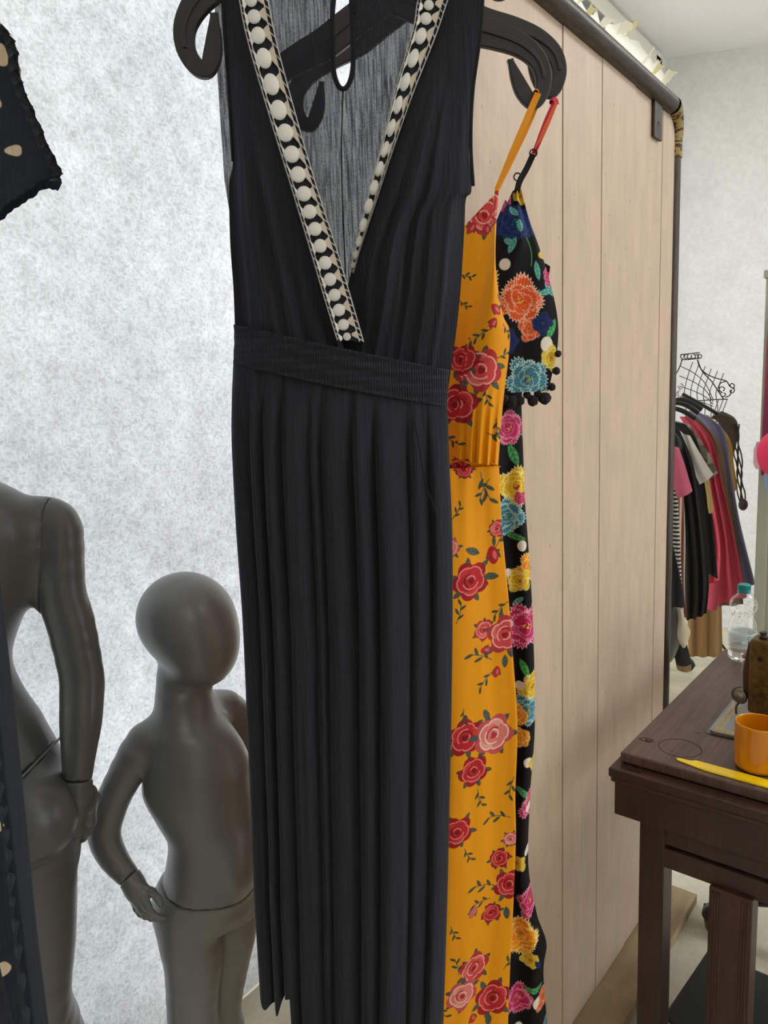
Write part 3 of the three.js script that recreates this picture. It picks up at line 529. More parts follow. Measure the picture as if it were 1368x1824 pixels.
  for (const [px, py] of [[948, 276], [920, 318]]) { const g = new THREE.TorusGeometry(.0055, .0011, 8, 20); const q = pl.p(px, py, .008); g.translate(q.x, q.y, q.z); part('slider_ring', g, blk, t); }
  for (const [px, py, r] of [[893, 712, 10], [908, 716, 11], [921, 714, 9], [944, 714, 10], [965, 710, 11], [934, 704, 7], [953, 702, 7], [977, 690, 7], [985, 662, 7], [988, 632, 6], [878, 712, 10], [862, 714, 10], [846, 712, 10]]) {
    const q = pl.p(px, py, .022), g = new THREE.IcosahedronGeometry(r / pl.s, 3), p = g.attributes.position;
    for (let i = 0; i < p.count; i++) { const k = 1 + .16 * (hash(Math.round(p.getX(i) * 4e4), Math.round(p.getY(i) * 4e4), Math.round(p.getZ(i) * 4e4)) - .5); p.setXYZ(i, p.getX(i) * k, p.getY(i) * k, p.getZ(i) * k); }
    g.computeVertexNormals(); g.translate(q.x, q.y, q.z); part('pompom', g, blk, t);
  }
  const s = thing('floral_skirt', 'long black skirt with bright peony print hanging under the pompom top', 'skirt', world(pl, V3(0, 0, -.012)), pl.yaw);
  part('skirt', cloth(L([[820, 700], [822, 800], [824, 900], [826, 1000], [830, 1150], [832, 1300], [834, 1420], [836, 1540], [838, 1620], [840, 1690], [842, 1760], [844, 1930]]), L([[930, 706], [933, 800], [936, 890], [943, 980], [951, 1110], [955, 1290], [947, 1420], [944, 1550], [960, 1640], [977, 1692], [972, 1755], [988, 1930]]), { nu: 80, nv: 110, uv: pr.uv, z: (u, v) => .004 + .024 * Math.pow(Math.sin(Math.PI * clamp(u, .001, .999)), .7) + .01 * Math.sin(u * 15 + v * 2) * smooth(0, .2, v), zb: (u, v) => -.03 - .015 * Math.sin(Math.PI * u) }), fm, s);
  part('waistband', cloth(L([[822, 690], [820, 716]]), L([[931, 692], [931, 716]]), { nu: 30, nv: 4, z: (u) => .008 + .022 * Math.sin(Math.PI * u), zb: (u) => -.03 - .015 * Math.sin(Math.PI * u) }), blk, s);
}
// ---------------------------------------------------------------- dotted dress at the picture's edge
{
  const pl = P0, t = thing('dotted_dress', 'navy dress with cream dots and frilled short sleeve, cut by the picture edge', 'dress', pl.o, pl.yaw);
  const L = (list) => flat(pl, list);
  const pr = printTexture(pl, '#2c3038', -420, 130, 20, 1930, (x, to, k) => {
    const dot = (px, py, a, b, ang) => { x.save(); x.translate(...to(px, py)); x.rotate(ang); x.beginPath(); for (let i = 0; i <= 20; i++) { const q = i / 20 * 6.283, w = 1 + .12 * Math.sin(q * 3 + px); i ? x.lineTo(a * k * w * Math.cos(q), b * k * w * Math.sin(q)) : x.moveTo(a * k * w, 0); } x.fillStyle = '#d3bfa3'; x.fill(); x.restore(); };
    for (const d of [[12, 110, 14, 18, 0], [6, 192, 8, 10, 0], [36, 276, 15, 9, 0], [2, 1466, 10, 14, .2], [14, 1712, 13, 17, .4]]) dot(...d);
    for (let i = 0; i < 60; i++) dot(-95 - 85 * (i % 4) + rr(-20, 20), 80 + 125 * Math.floor(i / 4) + rr(-30, 30), rr(10, 14), rr(12, 17), rr(0, 3));
  });
  const fm = mat({ map: pr.tex, bumpMap: crepeBump, bumpScale: .001, roughness: .9, sheen: .2, sheenColor: new THREE.Color(.35, .38, .45), specularIntensity: .2 });
  const frill = mat({ color: '#2b2f37', roughness: .9, bumpMap: crepeBump, bumpScale: .002 });
  const wav = (list, amp, n, s) => { const out = []; for (let i = 0; i <= n; i++) { const q = along(list, i / n), e = along(list, Math.min(1, i / n + .01)), dx = e[0] - q[0], dy = e[1] - q[1], l = Math.hypot(dx, dy) || 1, w = amp * (hash(i, s, 4) - .3); out.push([q[0] + dy / l * w, q[1] - dx / l * w]); } return out; };
  // sleeve
  const edge = wav([[22, 66], [36, 90], [45, 140], [62, 185], [78, 230], [100, 275], [118, 310], [112, 330]], 7, 26, 2), hemE = wav([[112, 330], [88, 325], [60, 345], [30, 362], [0, 388], [-40, 410]], 7, 22, 5);
  const out = [[-160, 30], [-60, 52], [0, 64], ...edge, ...hemE.slice(1), [-120, 430]];
  part('sleeve', patch(L(out), .012, pr.uv), fm, t); part('sleeve', patch(L(out.map(([x, y]) => [x - 34, y - 6])), -.03, pr.uv), fm, t);
  part('sleeve_frill', cloth(L(edge), L(edge.map(([x, y]) => [x - 14, y + 4])), { nu: 3, nv: 60, z: (u, v) => .016 + .008 * Math.sin(v * 90) * (1 - u) }), frill, t, 'narrow frill along the sleeve');
  part('bodice', cloth(L([[-330, 40], [-320, 200], [-310, 450], [-300, 700]]), L([[-90, 40], [-70, 200], [-50, 440], [-60, 700]]), { nu: 30, nv: 40, uv: pr.uv, z: (u) => .01 + .05 * Math.sin(Math.PI * u), zb: (u) => -.03 - .04 * Math.sin(Math.PI * u) }), fm, t);
  const rl = [[-300, 700], [-310, 900], [-320, 1100], [-330, 1300], [-340, 1500], [-350, 1700], [-360, 1930]], rx = [[-66, 700], [-44, 900], [-12, 1150], [11, 1350], [29, 1520], [48, 1700], [78, 1930]];
  part('skirt', cloth(L(rl), L(rx), { nu: 80, nv: 90, uv: pr.uv, z: (u, v) => .008 + .02 * Math.sin(Math.PI * clamp(u, 0, 1)) + .008 * Math.sin(u * 24) * v, zb: (u) => -.03 - .05 * Math.sin(Math.PI * u) }), fm, t);
  part('skirt_frill', cloth(L(wav(rx, 5, 60, 8)), L(rx.map(([x, y]) => [x - 9, y])), { nu: 3, nv: 120, z: (u, v) => .014 + .006 * Math.sin(v * 160) * (1 - u) }), frill, t, 'frilled overlap edge of the skirt');
  part('placket_edge', tube([[-10, 1540], [12, 1640], [36, 1750], [60, 1850], [75, 1930]].map(([x, y], i) => pl.p(x, y, .03)), .0016, 30, 6), frill, t);
}
// ---------------------------------------------------------------- mannequins: distance fields meshed with surface nets
function nets(f, lo, hi, h) {
  const n = [0, 1, 2].map((k) => Math.ceil((hi[k] - lo[k]) / h) + 1), [nx, ny, nz] = n, val = new Float32Array(nx * ny * nz);
  for (let k = 0, o = 0; k < nz; k++) for (let j = 0; j < ny; j++) for (let i = 0; i < nx; i++, o++) val[o] = f(lo[0] + i * h, lo[1] + j * h, lo[2] + k * h);
  const id = new Int32Array(nx * ny * nz).fill(-1), pos = [], nor = [], idx = [];
  const E = [[0, 1], [0, 2], [0, 4], [1, 3], [1, 5], [2, 3], [2, 6], [3, 7], [4, 5], [4, 6], [5, 7], [6, 7]], off = [0, 1, nx, nx + 1, nx * ny, nx * ny + 1, nx * ny + nx, nx * ny + nx + 1];
  for (let k = 0; k < nz - 1; k++) for (let j = 0; j < ny - 1; j++) for (let i = 0; i < nx - 1; i++) {
    const o = i + nx * (j + ny * k); let m = 0; for (let c = 0; c < 8; c++) if (val[o + off[c]] < 0) m |= 1 << c;
    if (m === 0 || m === 255) continue;
    let x = 0, y = 0, z = 0, c = 0;
    for (const [a, b] of E) { const A = val[o + off[a]], B = val[o + off[b]]; if ((A < 0) === (B < 0)) continue; const t = A / (A - B); x += lerp(a & 1, b & 1, t); y += lerp((a >> 1) & 1, (b >> 1) & 1, t); z += lerp((a >> 2) & 1, (b >> 2) & 1, t); c++; }
    x = lo[0] + (i + x / c) * h; y = lo[1] + (j + y / c) * h; z = lo[2] + (k + z / c) * h;
    id[o] = pos.length / 3; pos.push(x, y, z);
    const e = h * .6, g = V3(f(x + e, y, z) - f(x - e, y, z), f(x, y + e, z) - f(x, y - e, z), f(x, y, z + e) - f(x, y, z - e)).normalize(); nor.push(g.x, g.y, g.z);
  }
  const quad = (a, b, c, d, flip) => { if (a < 0 || b < 0 || c < 0 || d < 0) return; flip ? idx.push(a, c, b, a, d, c) : idx.push(a, b, c, a, c, d); };
  for (let k = 1; k < nz - 1; k++) for (let j = 1; j < ny - 1; j++) for (let i = 1; i < nx - 1; i++) {
    const o = i + nx * (j + ny * k), s = val[o] < 0;
    if (s !== (val[o + 1] < 0)) quad(id[o], id[o - nx], id[o - nx - nx * ny], id[o - nx * ny], !s);
    if (s !== (val[o + nx] < 0)) quad(id[o], id[o - 1], id[o - 1 - nx * ny], id[o - nx * ny], s);
    if (s !== (val[o + nx * ny] < 0)) quad(id[o], id[o - 1], id[o - 1 - nx], id[o - nx], !s);
  }
  const g = new THREE.BufferGeometry();
  g.setAttribute('position', new THREE.Float32BufferAttribute(pos, 3)); g.setAttribute('normal', new THREE.Float32BufferAttribute(nor, 3));
  const uv = new Float32Array(pos.length / 3 * 2); for (let i = 0; i < pos.length / 3; i++) { uv[2 * i] = pos[3 * i] + pos[3 * i + 2] * .6; uv[2 * i + 1] = pos[3 * i + 1]; }
  g.setAttribute('uv', new THREE.BufferAttribute(uv, 2)); g.setIndex(idx);
  return g;
}
const smin = (a, b, k) => { const h = Math.max(k - Math.abs(a - b), 0) / k; return Math.min(a, b) - h * h * k * .25; };
const cone = (a, b, ra, rb) => { const dx = b.x - a.x, dy = b.y - a.y, dz = b.z - a.z, l2 = dx * dx + dy * dy + dz * dz; return (x, y, z) => { const px = x - a.x, py = y - a.y, pz = z - a.z, t = clamp((px * dx + py * dy + pz * dz) / l2), qx = px - dx * t, qy = py - dy * t, qz = pz - dz * t; return Math.sqrt(qx * qx + qy * qy + qz * qz) - (ra + (rb - ra) * t); }; };
const chain = (pts, k = .02) => { if (pts.length > 4) { const l = pts.map(([p, q]) => [p.x, p.y, p.z, q]), m = (pts.length - 1) * 3; pts = Array.from({ length: m + 1 }, (_, i) => { const v = along(l, i / m); return [V3(v[0], v[1], v[2]), v[3]]; }); k = .004; } const c = []; for (let i = 0; i + 1 < pts.length; i++) c.push(cone(pts[i][0], pts[i + 1][0], pts[i][1], pts[i + 1][1])); return (x, y, z) => { let d = c[0](x, y, z); for (let i = 1; i < c.length; i++) d = smin(d, c[i](x, y, z), k); return d; }; };
const egg = (c, rx, ry, rz) => (x, y, z) => { const a = (x - c.x) / rx, b = (y - c.y) / ry, d = (z - c.z) / rz, l = Math.sqrt(a * a + b * b + d * d); const m = Math.sqrt((a / rx) ** 2 + (b / ry) ** 2 + (d / rz) ** 2) || 1e-6; return l * (l - 1) / m; };
// stacked ellipses: keys [y, cx, rx, cz, rz] from the top down
const loft = (keys) => (x, y, z) => {
  const top = keys[0][0], bot = keys[keys.length - 1][0], yy = clamp(y, bot, top);
  let i = 0; while (i < keys.length - 2 && keys[i + 1][0] > yy) i++;
  const t = (keys[i][0] - yy) / (keys[i][0] - keys[i + 1][0]), n = keys.length - 1, g = (c) => { const a = keys[Math.max(0, i - 1)][c], b = keys[i][c], d = keys[i + 1][c], e = keys[Math.min(n, i + 2)][c], m1 = (d - a) / 2, m2 = (e - b) / 2, t2 = t * t, t3 = t2 * t; return (2 * t3 - 3 * t2 + 1) * b + (t3 - 2 * t2 + t) * m1 + (-2 * t3 + 3 * t2) * d + (t3 - t2) * m2; };
  const rx = Math.max(.01, g(2)), rz = Math.max(.01, g(4)), a = (x - g(1)) / rx, b = (z - g(3)) / rz, l = Math.sqrt(a * a + b * b), m = Math.sqrt((a / rx) ** 2 + (b / rz) ** 2) || 1e-6;
  const d = l < .05 ? -Math.min(rx, rz) : l * (l - 1) / m, e = Math.max(y - top, bot - y);
  return e > 0 ? Math.sqrt(Math.max(d, 0) ** 2 + e * e) : d;
};
const join = (k, ...fs) => (x, y, z) => { let d = fs[0](x, y, z); for (let i = 1; i < fs.length; i++) d = smin(d, fs[i](x, y, z), k); return d; };
// keeps the side of a plane (point, normal) that the normal points away from, less half a seam
const cut = (f, p, n, seam = .0007) => { n = n.clone().normalize(); return (x, y, z) => Math.max(f(x, y, z), (x - p.x) * n.x + (y - p.y) * n.y + (z - p.z) * n.z + seam); };
const bodyPaint = (tone) => mat({ map: dataTex(512, 512, (u, v, x, y) => { const k = tone + (fbm(x / 50, y / 50, 181, 3) - .5) * .035 + (vnoise(x / 3, y / 26, 183) > .93 ? .012 : 0); return [k * .985, k, k * 1.005]; }, { repeat: [.6, .6] }), roughness: .34, specularIntensity: 1, clearcoat: .2, clearcoatRoughness: .3, bumpMap: weaveBump, bumpScale: .0003 });
function relaxedHand(w, f, side, k, spread, curl) {     // wrist w, towards the fingers f (unit), palm normal side; k scales an adult hand
  const n = side.clone(), b = new THREE.Vector3().crossVectors(f, n).normalize(), P = (u, v, d) => w.clone().addScaledVector(f, u * k).addScaledVector(b, v * k).addScaledVector(n, d * k);
  const fs = [join(.014 * k, cone(P(0, 0, 0), P(.035, 0, 0), .021 * k, .022 * k), cone(P(.03, .022, 0), P(.075, .028, .004), .015 * k, .0125 * k), cone(P(.03, -.018, 0), P(.072, -.026, .004), .016 * k, .012 * k), cone(P(.04, 0, 0), P(.08, 0, .002), .017 * k, .013 * k))];
  const len = [.062, .074, .07, .055], vv = [.03, .011, -.009, -.027];
  const fingers = [];
  for (let i = 0; i < 4; i++) { const pts = []; let u = .078, d = .002, a = .25 + curl * .3; for (let s = 0; s < 4; s++) { pts.push([P(u, vv[i] * (1 + spread * s * .06), d), (.0098 - s * .0011) * k]); u += len[i] / 3 * Math.cos(a); d += len[i] / 3 * Math.sin(a); a += curl; } fingers.push(chain(pts, .004)); }
  fingers.push(chain([[P(.02, .026, .006), .0125 * k], [P(.045, .044, .02), .0108 * k], [P(.07, .047, .03), .0095 * k], [P(.09, .042, .034), .0075 * k]], .006));
  const palm = fs[0];
  return (x, y, z) => { let d = palm(x, y, z); for (const q of fingers) d = smin(d, q(x, y, z), .006 * k); return d; };
}
const around = (pts, pad) => { const lo = [1e9, 1e9, 1e9], hi = [-1e9, -1e9, -1e9]; for (const p of pts) p.toArray().forEach((v, i) => { lo[i] = Math.min(lo[i], v - pad); hi[i] = Math.max(hi[i], v + pad); }); return [lo, hi]; };
const seamMat = mat({ color: '#77777a', roughness: .5 });
const standMetal = mat({ color: '#3a3b3d', roughness: .35, metalness: .7 });

{ // ---- child
  const pl = new Plane(345, 1450, 1.36), D = 1.36, base = V3(pl.o.x, 0, pl.o.z);
  const t = thing('child_mannequin', 'grey child mannequin with smooth faceless head standing before the fleece', 'mannequin', base, pl.yaw);
  const q = (px, py, dz = 0) => { const v = pl.local(at(px, py, D - dz)); v.y += pl.o.y; return v; }, r = (px) => px * D / F;
  const paint = bodyPaint(.45);
  const yk = (px, py) => q(px, py).y, key = (py, cx, rx, rz, cz = 0) => { const v = q(cx, py); return [v.y, v.x, r(rx), cz, rz]; };
  const torso = loft([key(1236, 328, 24, .026, -.012), key(1262, 330, 40, .042, -.01), key(1290, 340, 72, .06, -.004), key(1320, 350, 84, .07), key(1355, 356, 92, .08, .004), key(1393, 356, 95, .086, .006), key(1430, 368, 88, .086, .01), key(1475, 382, 78, .086, .014), key(1530, 379, 80, .092, .014), key(1580, 370, 86, .094, .004), key(1616, 367, 88, .09, 0), key(1640, 366, 84, .08, 0)]);
  const neck = chain([[q(352, 1160), r(40)], [q(327, 1205), r(42)], [q(330, 1250), r(44)], [q(336, 1290), r(46)]], .02);
  const head = join(.06, egg(q(325, 1098), r(79), r(79), r(84)), egg(q(358, 1132, .02), r(56), r(75), r(66)), egg(q(366, 1168, .025), r(36), r(38), r(44)));
  const sh = q(262, 1322, .03), armL = chain([[q(300, 1318, .0), r(34)], [sh, r(35)], [q(214, 1398, .05), r(28.5)], [q(194, 1446, .06), r(27)], [q(186, 1488, .06), r(26)], [q(202, 1528, .07), r(22.5)], [q(231, 1564, .08), r(17)]], .014);
  const armR = chain([[q(380, 1262, -.07), r(34)], [q(412, 1268, -.1), r(32)], [q(432, 1340, -.13), r(30)], [q(450, 1440, -.13), r(26)], [q(462, 1520, -.1), r(23)], [q(470, 1560, -.06), r(18)]], .03);
  const kneeL = q(343, 1800, .02), kneeR = q(392, 1795, -.05);
  const ankL = V3(kneeL.x - .005, .085, kneeL.z - .02), ankR = V3(kneeR.x - .015, .085, kneeR.z - .03);
  const legL = chain([[q(335, 1600, .01), r(54)], [q(338, 1660, .015), r(54)], [q(345, 1712, .02), r(50)], [kneeL, r(43)], [V3(lerp(kneeL.x, ankL.x, .3), lerp(kneeL.y, .085, .3), kneeL.z - .012), .047], [ankL, .03]], .03);
  const legR = chain([[q(412, 1598, -.04), r(44)], [q(414, 1650, -.04), r(44)], [q(404, 1712, -.05), r(41)], [kneeR, r(38)], [V3(lerp(kneeR.x, ankR.x, .3), lerp(kneeR.y, .085, .3), kneeR.z - .012), .045], [ankR, .03]], .03);
  const foot = (a) => chain([[V3(a.x - .012, .04, a.z - .02), .034], [V3(a.x + .03, .036, a.z + .03), .033], [V3(a.x + .075, .026, a.z + .075), .024]], .03);
  const belly = egg(q(415, 1530, .03), r(44), r(62), .07), bum = egg(q(318, 1600, -.03), r(42), r(46), .07);
  const hipP = q(370, 1566), hipN = V3(.1, 1, .05);
  const upper = join(.025, join(.045, torso, neck, armR), belly), lower = join(.018, join(.03, torso, belly, bum), legL, legR);
  const wr = q(231, 1563, .08), wn = wr.clone().sub(q(205, 1530, .07)).normalize(), shN = V3(-.82, -.3, .25), shP = q(288, 1342, .03);
  const bodyAll = join(.02, upper, head, cut(armL, q(262, 1380, .04), V3(-1, -.9, 0)));
  const lower2 = join(.02, lower, foot(ankL), foot(ankR));
  const top = q(326, 1010).y, [lo, hi] = [[-.2, hipP.y - .05, -.24], [.2, top + .02, .17]];
  part('torso', nets(cut(bodyAll, hipP, hipN.clone().negate()), lo, hi, .005), paint, t);
  part('legs', nets(cut(lower2, hipP, hipN), [-.2, -.005, -.24], [.2, hipP.y + .04, .2], .006), paint, t);
  const armFull = join(.02, armL, torso); void armFull;
  part('arm', nets(cut(cut(armL, q(272, 1352, .04), V3(.86, .3, .1)), wr, wn), ...around([q(290, 1290, .03), q(160, 1500, .07), q(240, 1580, .09)], .07), .004), paint, t);
  const fdir = q(262, 1650, .09).sub(q(236, 1570, .08)).normalize(), side = V3(.75, -.05, .35).addScaledVector(fdir, -V3(.75, -.05, .35).dot(fdir)).normalize();
  const handF = join(.01, cone(q(226, 1556, .078), q(240, 1578, .082), r(19), r(19)), relaxedHand(q(236, 1570, .082), fdir, V3(.55, 0, -.8).addScaledVector(fdir, -V3(.55, 0, -.8).dot(fdir)).normalize(), .62, .1, .3));
  part('hand', nets(cut(handF, wr, wn.clone().negate()), ...around([q(240, 1560, .08), q(262, 1655, .09)], .05), .0022), paint, t);
  part('hand', nets(relaxedHand(q(470, 1562, -.06), V3(0, -1, .1).normalize(), V3(-.9, 0, .3), .6, .2, .35), ...around([q(470, 1562, -.06), q(472, 1650, -.06)], .05), .003), paint, t);
  const hipRing = []; void hipRing;
  part('socket', new THREE.TorusGeometry(.009, .004, 8, 20).rotateY(1.2).translate(...q(457, 1575, -.02).toArray()), mat({ color: '#101010', roughness: .5 }), t, 'black fitting hole at the hip');
  part('base_plate', lathe([[0, 0], [.17, 0], [.17, .006], [.165, .009], [0, .009]], 48).translate(.0, 0, -.04), standMetal, t);
  part('support_rod', rod(V3(ankL.x - .05, .005, ankL.z - .07), V3(ankL.x - .03, .3, kneeL.z - .06), .006), standMetal, t);
}
{ // ---- adult, seen from behind
  const D = 1.15, pl = new Plane(40, 1250, D), base = V3(pl.o.x, 0, pl.o.z);
  const t = thing('adult_mannequin', 'dark grey adult mannequin turned away, its arm hanging beside the child', 'mannequin', base, pl.yaw);
  const q = (px, py, dz = 0) => { const v = pl.local(at(px, py, D - dz)); v.y += pl.o.y; return v; }, r = (px) => px * D / F;
  const paint = bodyPaint(.36), key = (py, cx, rx, rz, cz = 0) => { const v = q(cx, py); return [v.y, v.x, r(rx), cz, rz]; };
  const torso = loft([key(760, -110, 48, .05, -.01), key(812, -110, 55, .055, -.01), key(845, -105, 100, .065, 0), key(872, -100, 150, .075, .005), key(905, -98, 172, .09, .01), key(950, -94, 178, .1, .01), key(1020, -86, 164, .1, 0), key(1100, -95, 138, .09, -.005), key(1180, -105, 119, .08, -.01), key(1232, -96, 124, .085, -.005), key(1290, -80, 147, .095, .005), key(1380, -65, 174, .105, .01), key(1450, -60, 186, .105, .01), key(1520, -60, 186, .1, 0), key(1560, -60, 180, .09, 0)]);
  const arm = chain([[q(85, 925), r(40)], [q(104, 948), r(41)], [q(109, 1050, .0), r(40)], [q(126, 1110, .0), r(39.5)], [q(145, 1200, -.005), r(37)], [q(146, 1240, 0), r(36)], [q(144, 1290, .01), r(34)], [q(140, 1350, .015), r(27)], [q(139, 1400, .02), r(20.5)]], .016);
  const armL = chain([[q(-295, 925), r(42)], [q(-315, 1050), r(42)], [q(-335, 1200), r(38)], [q(-335, 1290, .03), r(35)], [q(-325, 1400, .06), r(22)]], .04);
  const kx = q(38, 1950).x, lx = q(-165, 1950).x, gy = q(40, 1950).y;
  const leg = (x0, x1) => { const k = V3(x1, gy, -.01); return chain([[q(x0, 1480), r(88)], [q(x0 + 2, 1580), r(86)], [q(x0 + 4, 1680), r(82)], [q(x0 + 2, 1790), r(77)], [k, .056], [V3(x1, gy * .66, -.025), .056], [V3(x1, .1, -.01), .036], [V3(x1, .06, -.02), .038]], .05); };
  const foot = (x) => chain([[V3(x, .045, .01), .036], [V3(x, .04, -.06), .036], [V3(x, .025, -.15), .024]], .03);
  const cheek = (px) => egg(q(px, 1455, .045), r(92), r(82), .075);
  const upper = join(.045, torso, cut(arm, q(88, 950), V3(1, -.105, 0))), lower = join(.016, join(.03, torso, cheek(40), cheek(-160)), leg(42, kx), leg(-162, lx), foot(kx), foot(lx));
  const s1 = q(25, 1396), s2 = q(96, 1326), hipN = V3(-(s2.y - s1.y), s2.x - s1.x, 0).normalize();   // slanted hip seam
  const wr = q(140, 1388, .018), wn = q(139, 1400, .02).sub(q(142, 1340, .015)).normalize();
  const shP = q(89, 950), shN = V3(1, -.105, 0).normalize();
  part('torso', nets(cut(join(.02, upper, armL), s1, hipN.clone().negate()), [-.52, s1.y - .6, -.16], [.3, q(0, 750).y, .16], .006), paint, t);
  part('legs', nets(cut(lower, s1, hipN), [-.45, -.005, -.22], [.3, s2.y + .05, .18], .006), paint, t);
  part('arm', nets(cut(cut(join(.03, arm, cut(torso, q(60, 950), V3(-1, 0, 0))), shP, shN.clone().negate()), wr, wn), ...around([q(90, 880), q(190, 1000), q(140, 1410)], .06), .004), paint, t);
  const fd = q(128, 1525, .0).sub(q(140, 1400, .02)).normalize();
  const handF = join(.01, cone(q(139, 1380, .02), q(139, 1410, .02), r(23), r(21)), relaxedHand(q(139, 1402, .02), fd, V3(-.75, 0, -.6).normalize(), .92, .1, .26));
  part('hand', nets(cut(handF, wr, wn.clone().negate()), ...around([q(140, 1390, .02), q(128, 1530, 0)], .06), .0025), paint, t);
  const ring = []; for (let i = 0; i <= 20; i++) { const f = i / 20, x = lerp(-.06, 1.0, f), pt = s1.clone().lerp(s2, x); let z = .14; const fx = join(.03, torso, cheek(40)); while (z > -.1 && fx(pt.x, pt.y, z) > 0) z -= .002; ring.push(V3(pt.x, pt.y, z + .001)); }
  part('seam_ridge', tube(ring, .0022, 40, 6), seamMat, t, 'lighter raised seam across the hip');
  part('base_plate', lathe([[0, 0], [.19, 0], [.19, .006], [.185, .009], [0, .009]], 48).translate((kx + lx) / 2, 0, -.03), standMetal, t);
  part('support_rod', rod(V3(lx, .005, .03), V3(lx, gy, .07), .007), standMetal, t);
}
// ---------------------------------------------------------------- sewing table
const woodTex = (s, base) => dataTex(512, 1024, (u, v, x, y) => { const w = x + 14 * vnoise(x / 70, y / 200, s + 5), g = fbm(w / 5, y / 150, s, 4), f = vnoise(x / 1.6, y / 30, s + 3), p = fbm(x / 80, y / 80, s + 7, 3); const k = 1 + (g - .5) * .42 + (f - .5) * .16 + (p - .5) * .25; return base.map((c) => c * k); }, { repeat: [.45, .9] });
const woodTop = mat({ map: woodTex(191, [.36, .285, .255]), roughness: .38, bumpMap: weaveBump, bumpScale: .0004 });
const woodDark = mat({ map: woodTex(197, [.235, .155, .125]), roughness: .42 });
const woodRed = mat({ map: woodTex(203, [.27, .16, .115]), roughness: .45 });
const brassOld = mat({ map: dataTex(256, 256, (u, v, x, y) => { const n = fbm(x / 20, y / 26, 211, 4); return [.42 + (n - .5) * .28, .34 + (n - .5) * .24, .2 + (n - .5) * .16]; }, { repeat: [.1, .1] }), metalness: .75, roughness: .38 });
const steelOld = mat({ color: '#5b4c3f', metalness: .8, roughness: .38 });
const iron = mat({ color: '#2b302f', roughness: .5, metalness: .3 });
const blackPaint = mat({ color: '#141210', roughness: .3, clearcoat: .5 });
const TY = .78, TX = -.541, TZ = -1.39;
{
  const t = thing('sewing_table', 'dark brown wooden sewing machine table with hinged top leaf', 'table', V3(0, 0, -1.8));
  const z = (w) => w + 1.8, far = -2.165;
  part('top_leaf', merge([box(TX, .42, TY - .022, TY, z(TZ), z(far), .004)]), woodTop, t);
  part('lower_slab', box(TX - .012, .43, TY - .044, TY - .024, z(TZ + .033), z(far), .004), woodDark, t, 'dark lower slab with moulded edge');
  part('moulding', box(TX - .009, .427, TY - .056, TY - .044, z(TZ + .028), z(far), .004), woodRed, t);
  part('apron', box(TX - .004, .42, TY - .13, TY - .056, z(TZ + .018), z(TZ - .004), .002), woodDark, t);
  part('apron', box(TX - .004, TX + .018, TY - .13, TY - .056, z(TZ - .004), z(far), .002), woodDark, t);
  part('rail', box(-.45, .4, TY - .168, TY - .13, z(TZ + .004), z(TZ - .02), .002), woodDark, t);
  part('rail', box(-.45, .4, TY - .216, TY - .174, z(TZ + .008), z(TZ - .02), .002), woodDark, t);
  for (const [x, w] of [[-.47, .05], [.36, .05]]) for (const zz of [TZ + .01, far + .09]) part('leg', box(x - w / 2, x + w / 2, 0, TY - .1, z(zz), z(zz - .055), .003), woodDark, t);
  const p = part('pedestal_post', box(-.356, -.279, .0, TY - .212, z(TZ + .02), z(TZ - .03), .003), woodRed, t, 'red-brown fluted post');
  for (const x of [-.349, -.339, -.296, -.286]) part('flute', rod(V3(x, .02, z(TZ + .021)), V3(x, TY - .22, z(TZ + .021)), .0022, 8), woodRed, p);
  // fittings on the leaf
  const k = onY(1152, 1318, TY); part('hardware_pull', merge([new THREE.TorusGeometry(.014, .002, 8, 24).rotateX(Math.PI / 2).scale(1, .5, .6), ball(.003, .0005, 0, .006, 1, .35, 1)]).translate(k.x, TY + .0004, k.z + 1.8), steelOld, t, 'small sunken metal pull');
  const o = onY(1211, 1332, TY); part('cup_ring_stain', new THREE.TorusGeometry(.041, .0016, 6, 40).rotateX(Math.PI / 2).scale(1, .16, 1).translate(o.x, TY + .0002, o.z + 1.8), woodDark, t, 'dark round ring mark');
  const n = onY(1243, 1305, TY); part('nail_hole', new THREE.CylinderGeometry(.004, .004, .0006, 12).scale(1.4, 1, .8).translate(n.x, TY + .0004, n.z + 1.8), blackPaint, t);
  const h = onY(1132, 1370, TY - .024); part('hinge_plate', merge([box(-.013, -.007, 0, .002, -.011, .011), box(.007, .013, 0, .002, -.011, .011), box(-.007, .007, 0, .002, -.011, -.006), box(-.007, .007, 0, .002, .006, .011)]).translate(h.x, TY - .0238, h.z + 1.8), steelOld, t, 'small metal hinge plate');
}
{
  const c = onY(1190, 1790, .09), t = thing('treadle_pedal', 'dark cast treadle plate under the sewing table', 'treadle', V3(0, 0, 0));
  const a = onY(1184, 1806, .1), b = onY(1256, 1690, .1);
  const g = slab([[a.x, -a.z], [a.x + .03, -a.z - .02], [a.x + .42, -a.z - .02], [a.x + .42, -b.z], [a.x + .02, -b.z]], .014, .004); g.rotateX(-Math.PI / 2); g.translate(0, .088, 0);
  part('plate', g, iron, t);
  part('pivot_bar', rod(V3(a.x + .05, .07, (a.z + b.z) / 2), V3(a.x + .42, .07, (a.z + b.z) / 2), .012), iron, t);
  for (const x of [a.x + .08, a.x + .39]) part('foot', box(x - .015, x + .015, 0, .09, (a.z + b.z) / 2 - .02, (a.z + b.z) / 2 + .02, .004), iron, t);
}
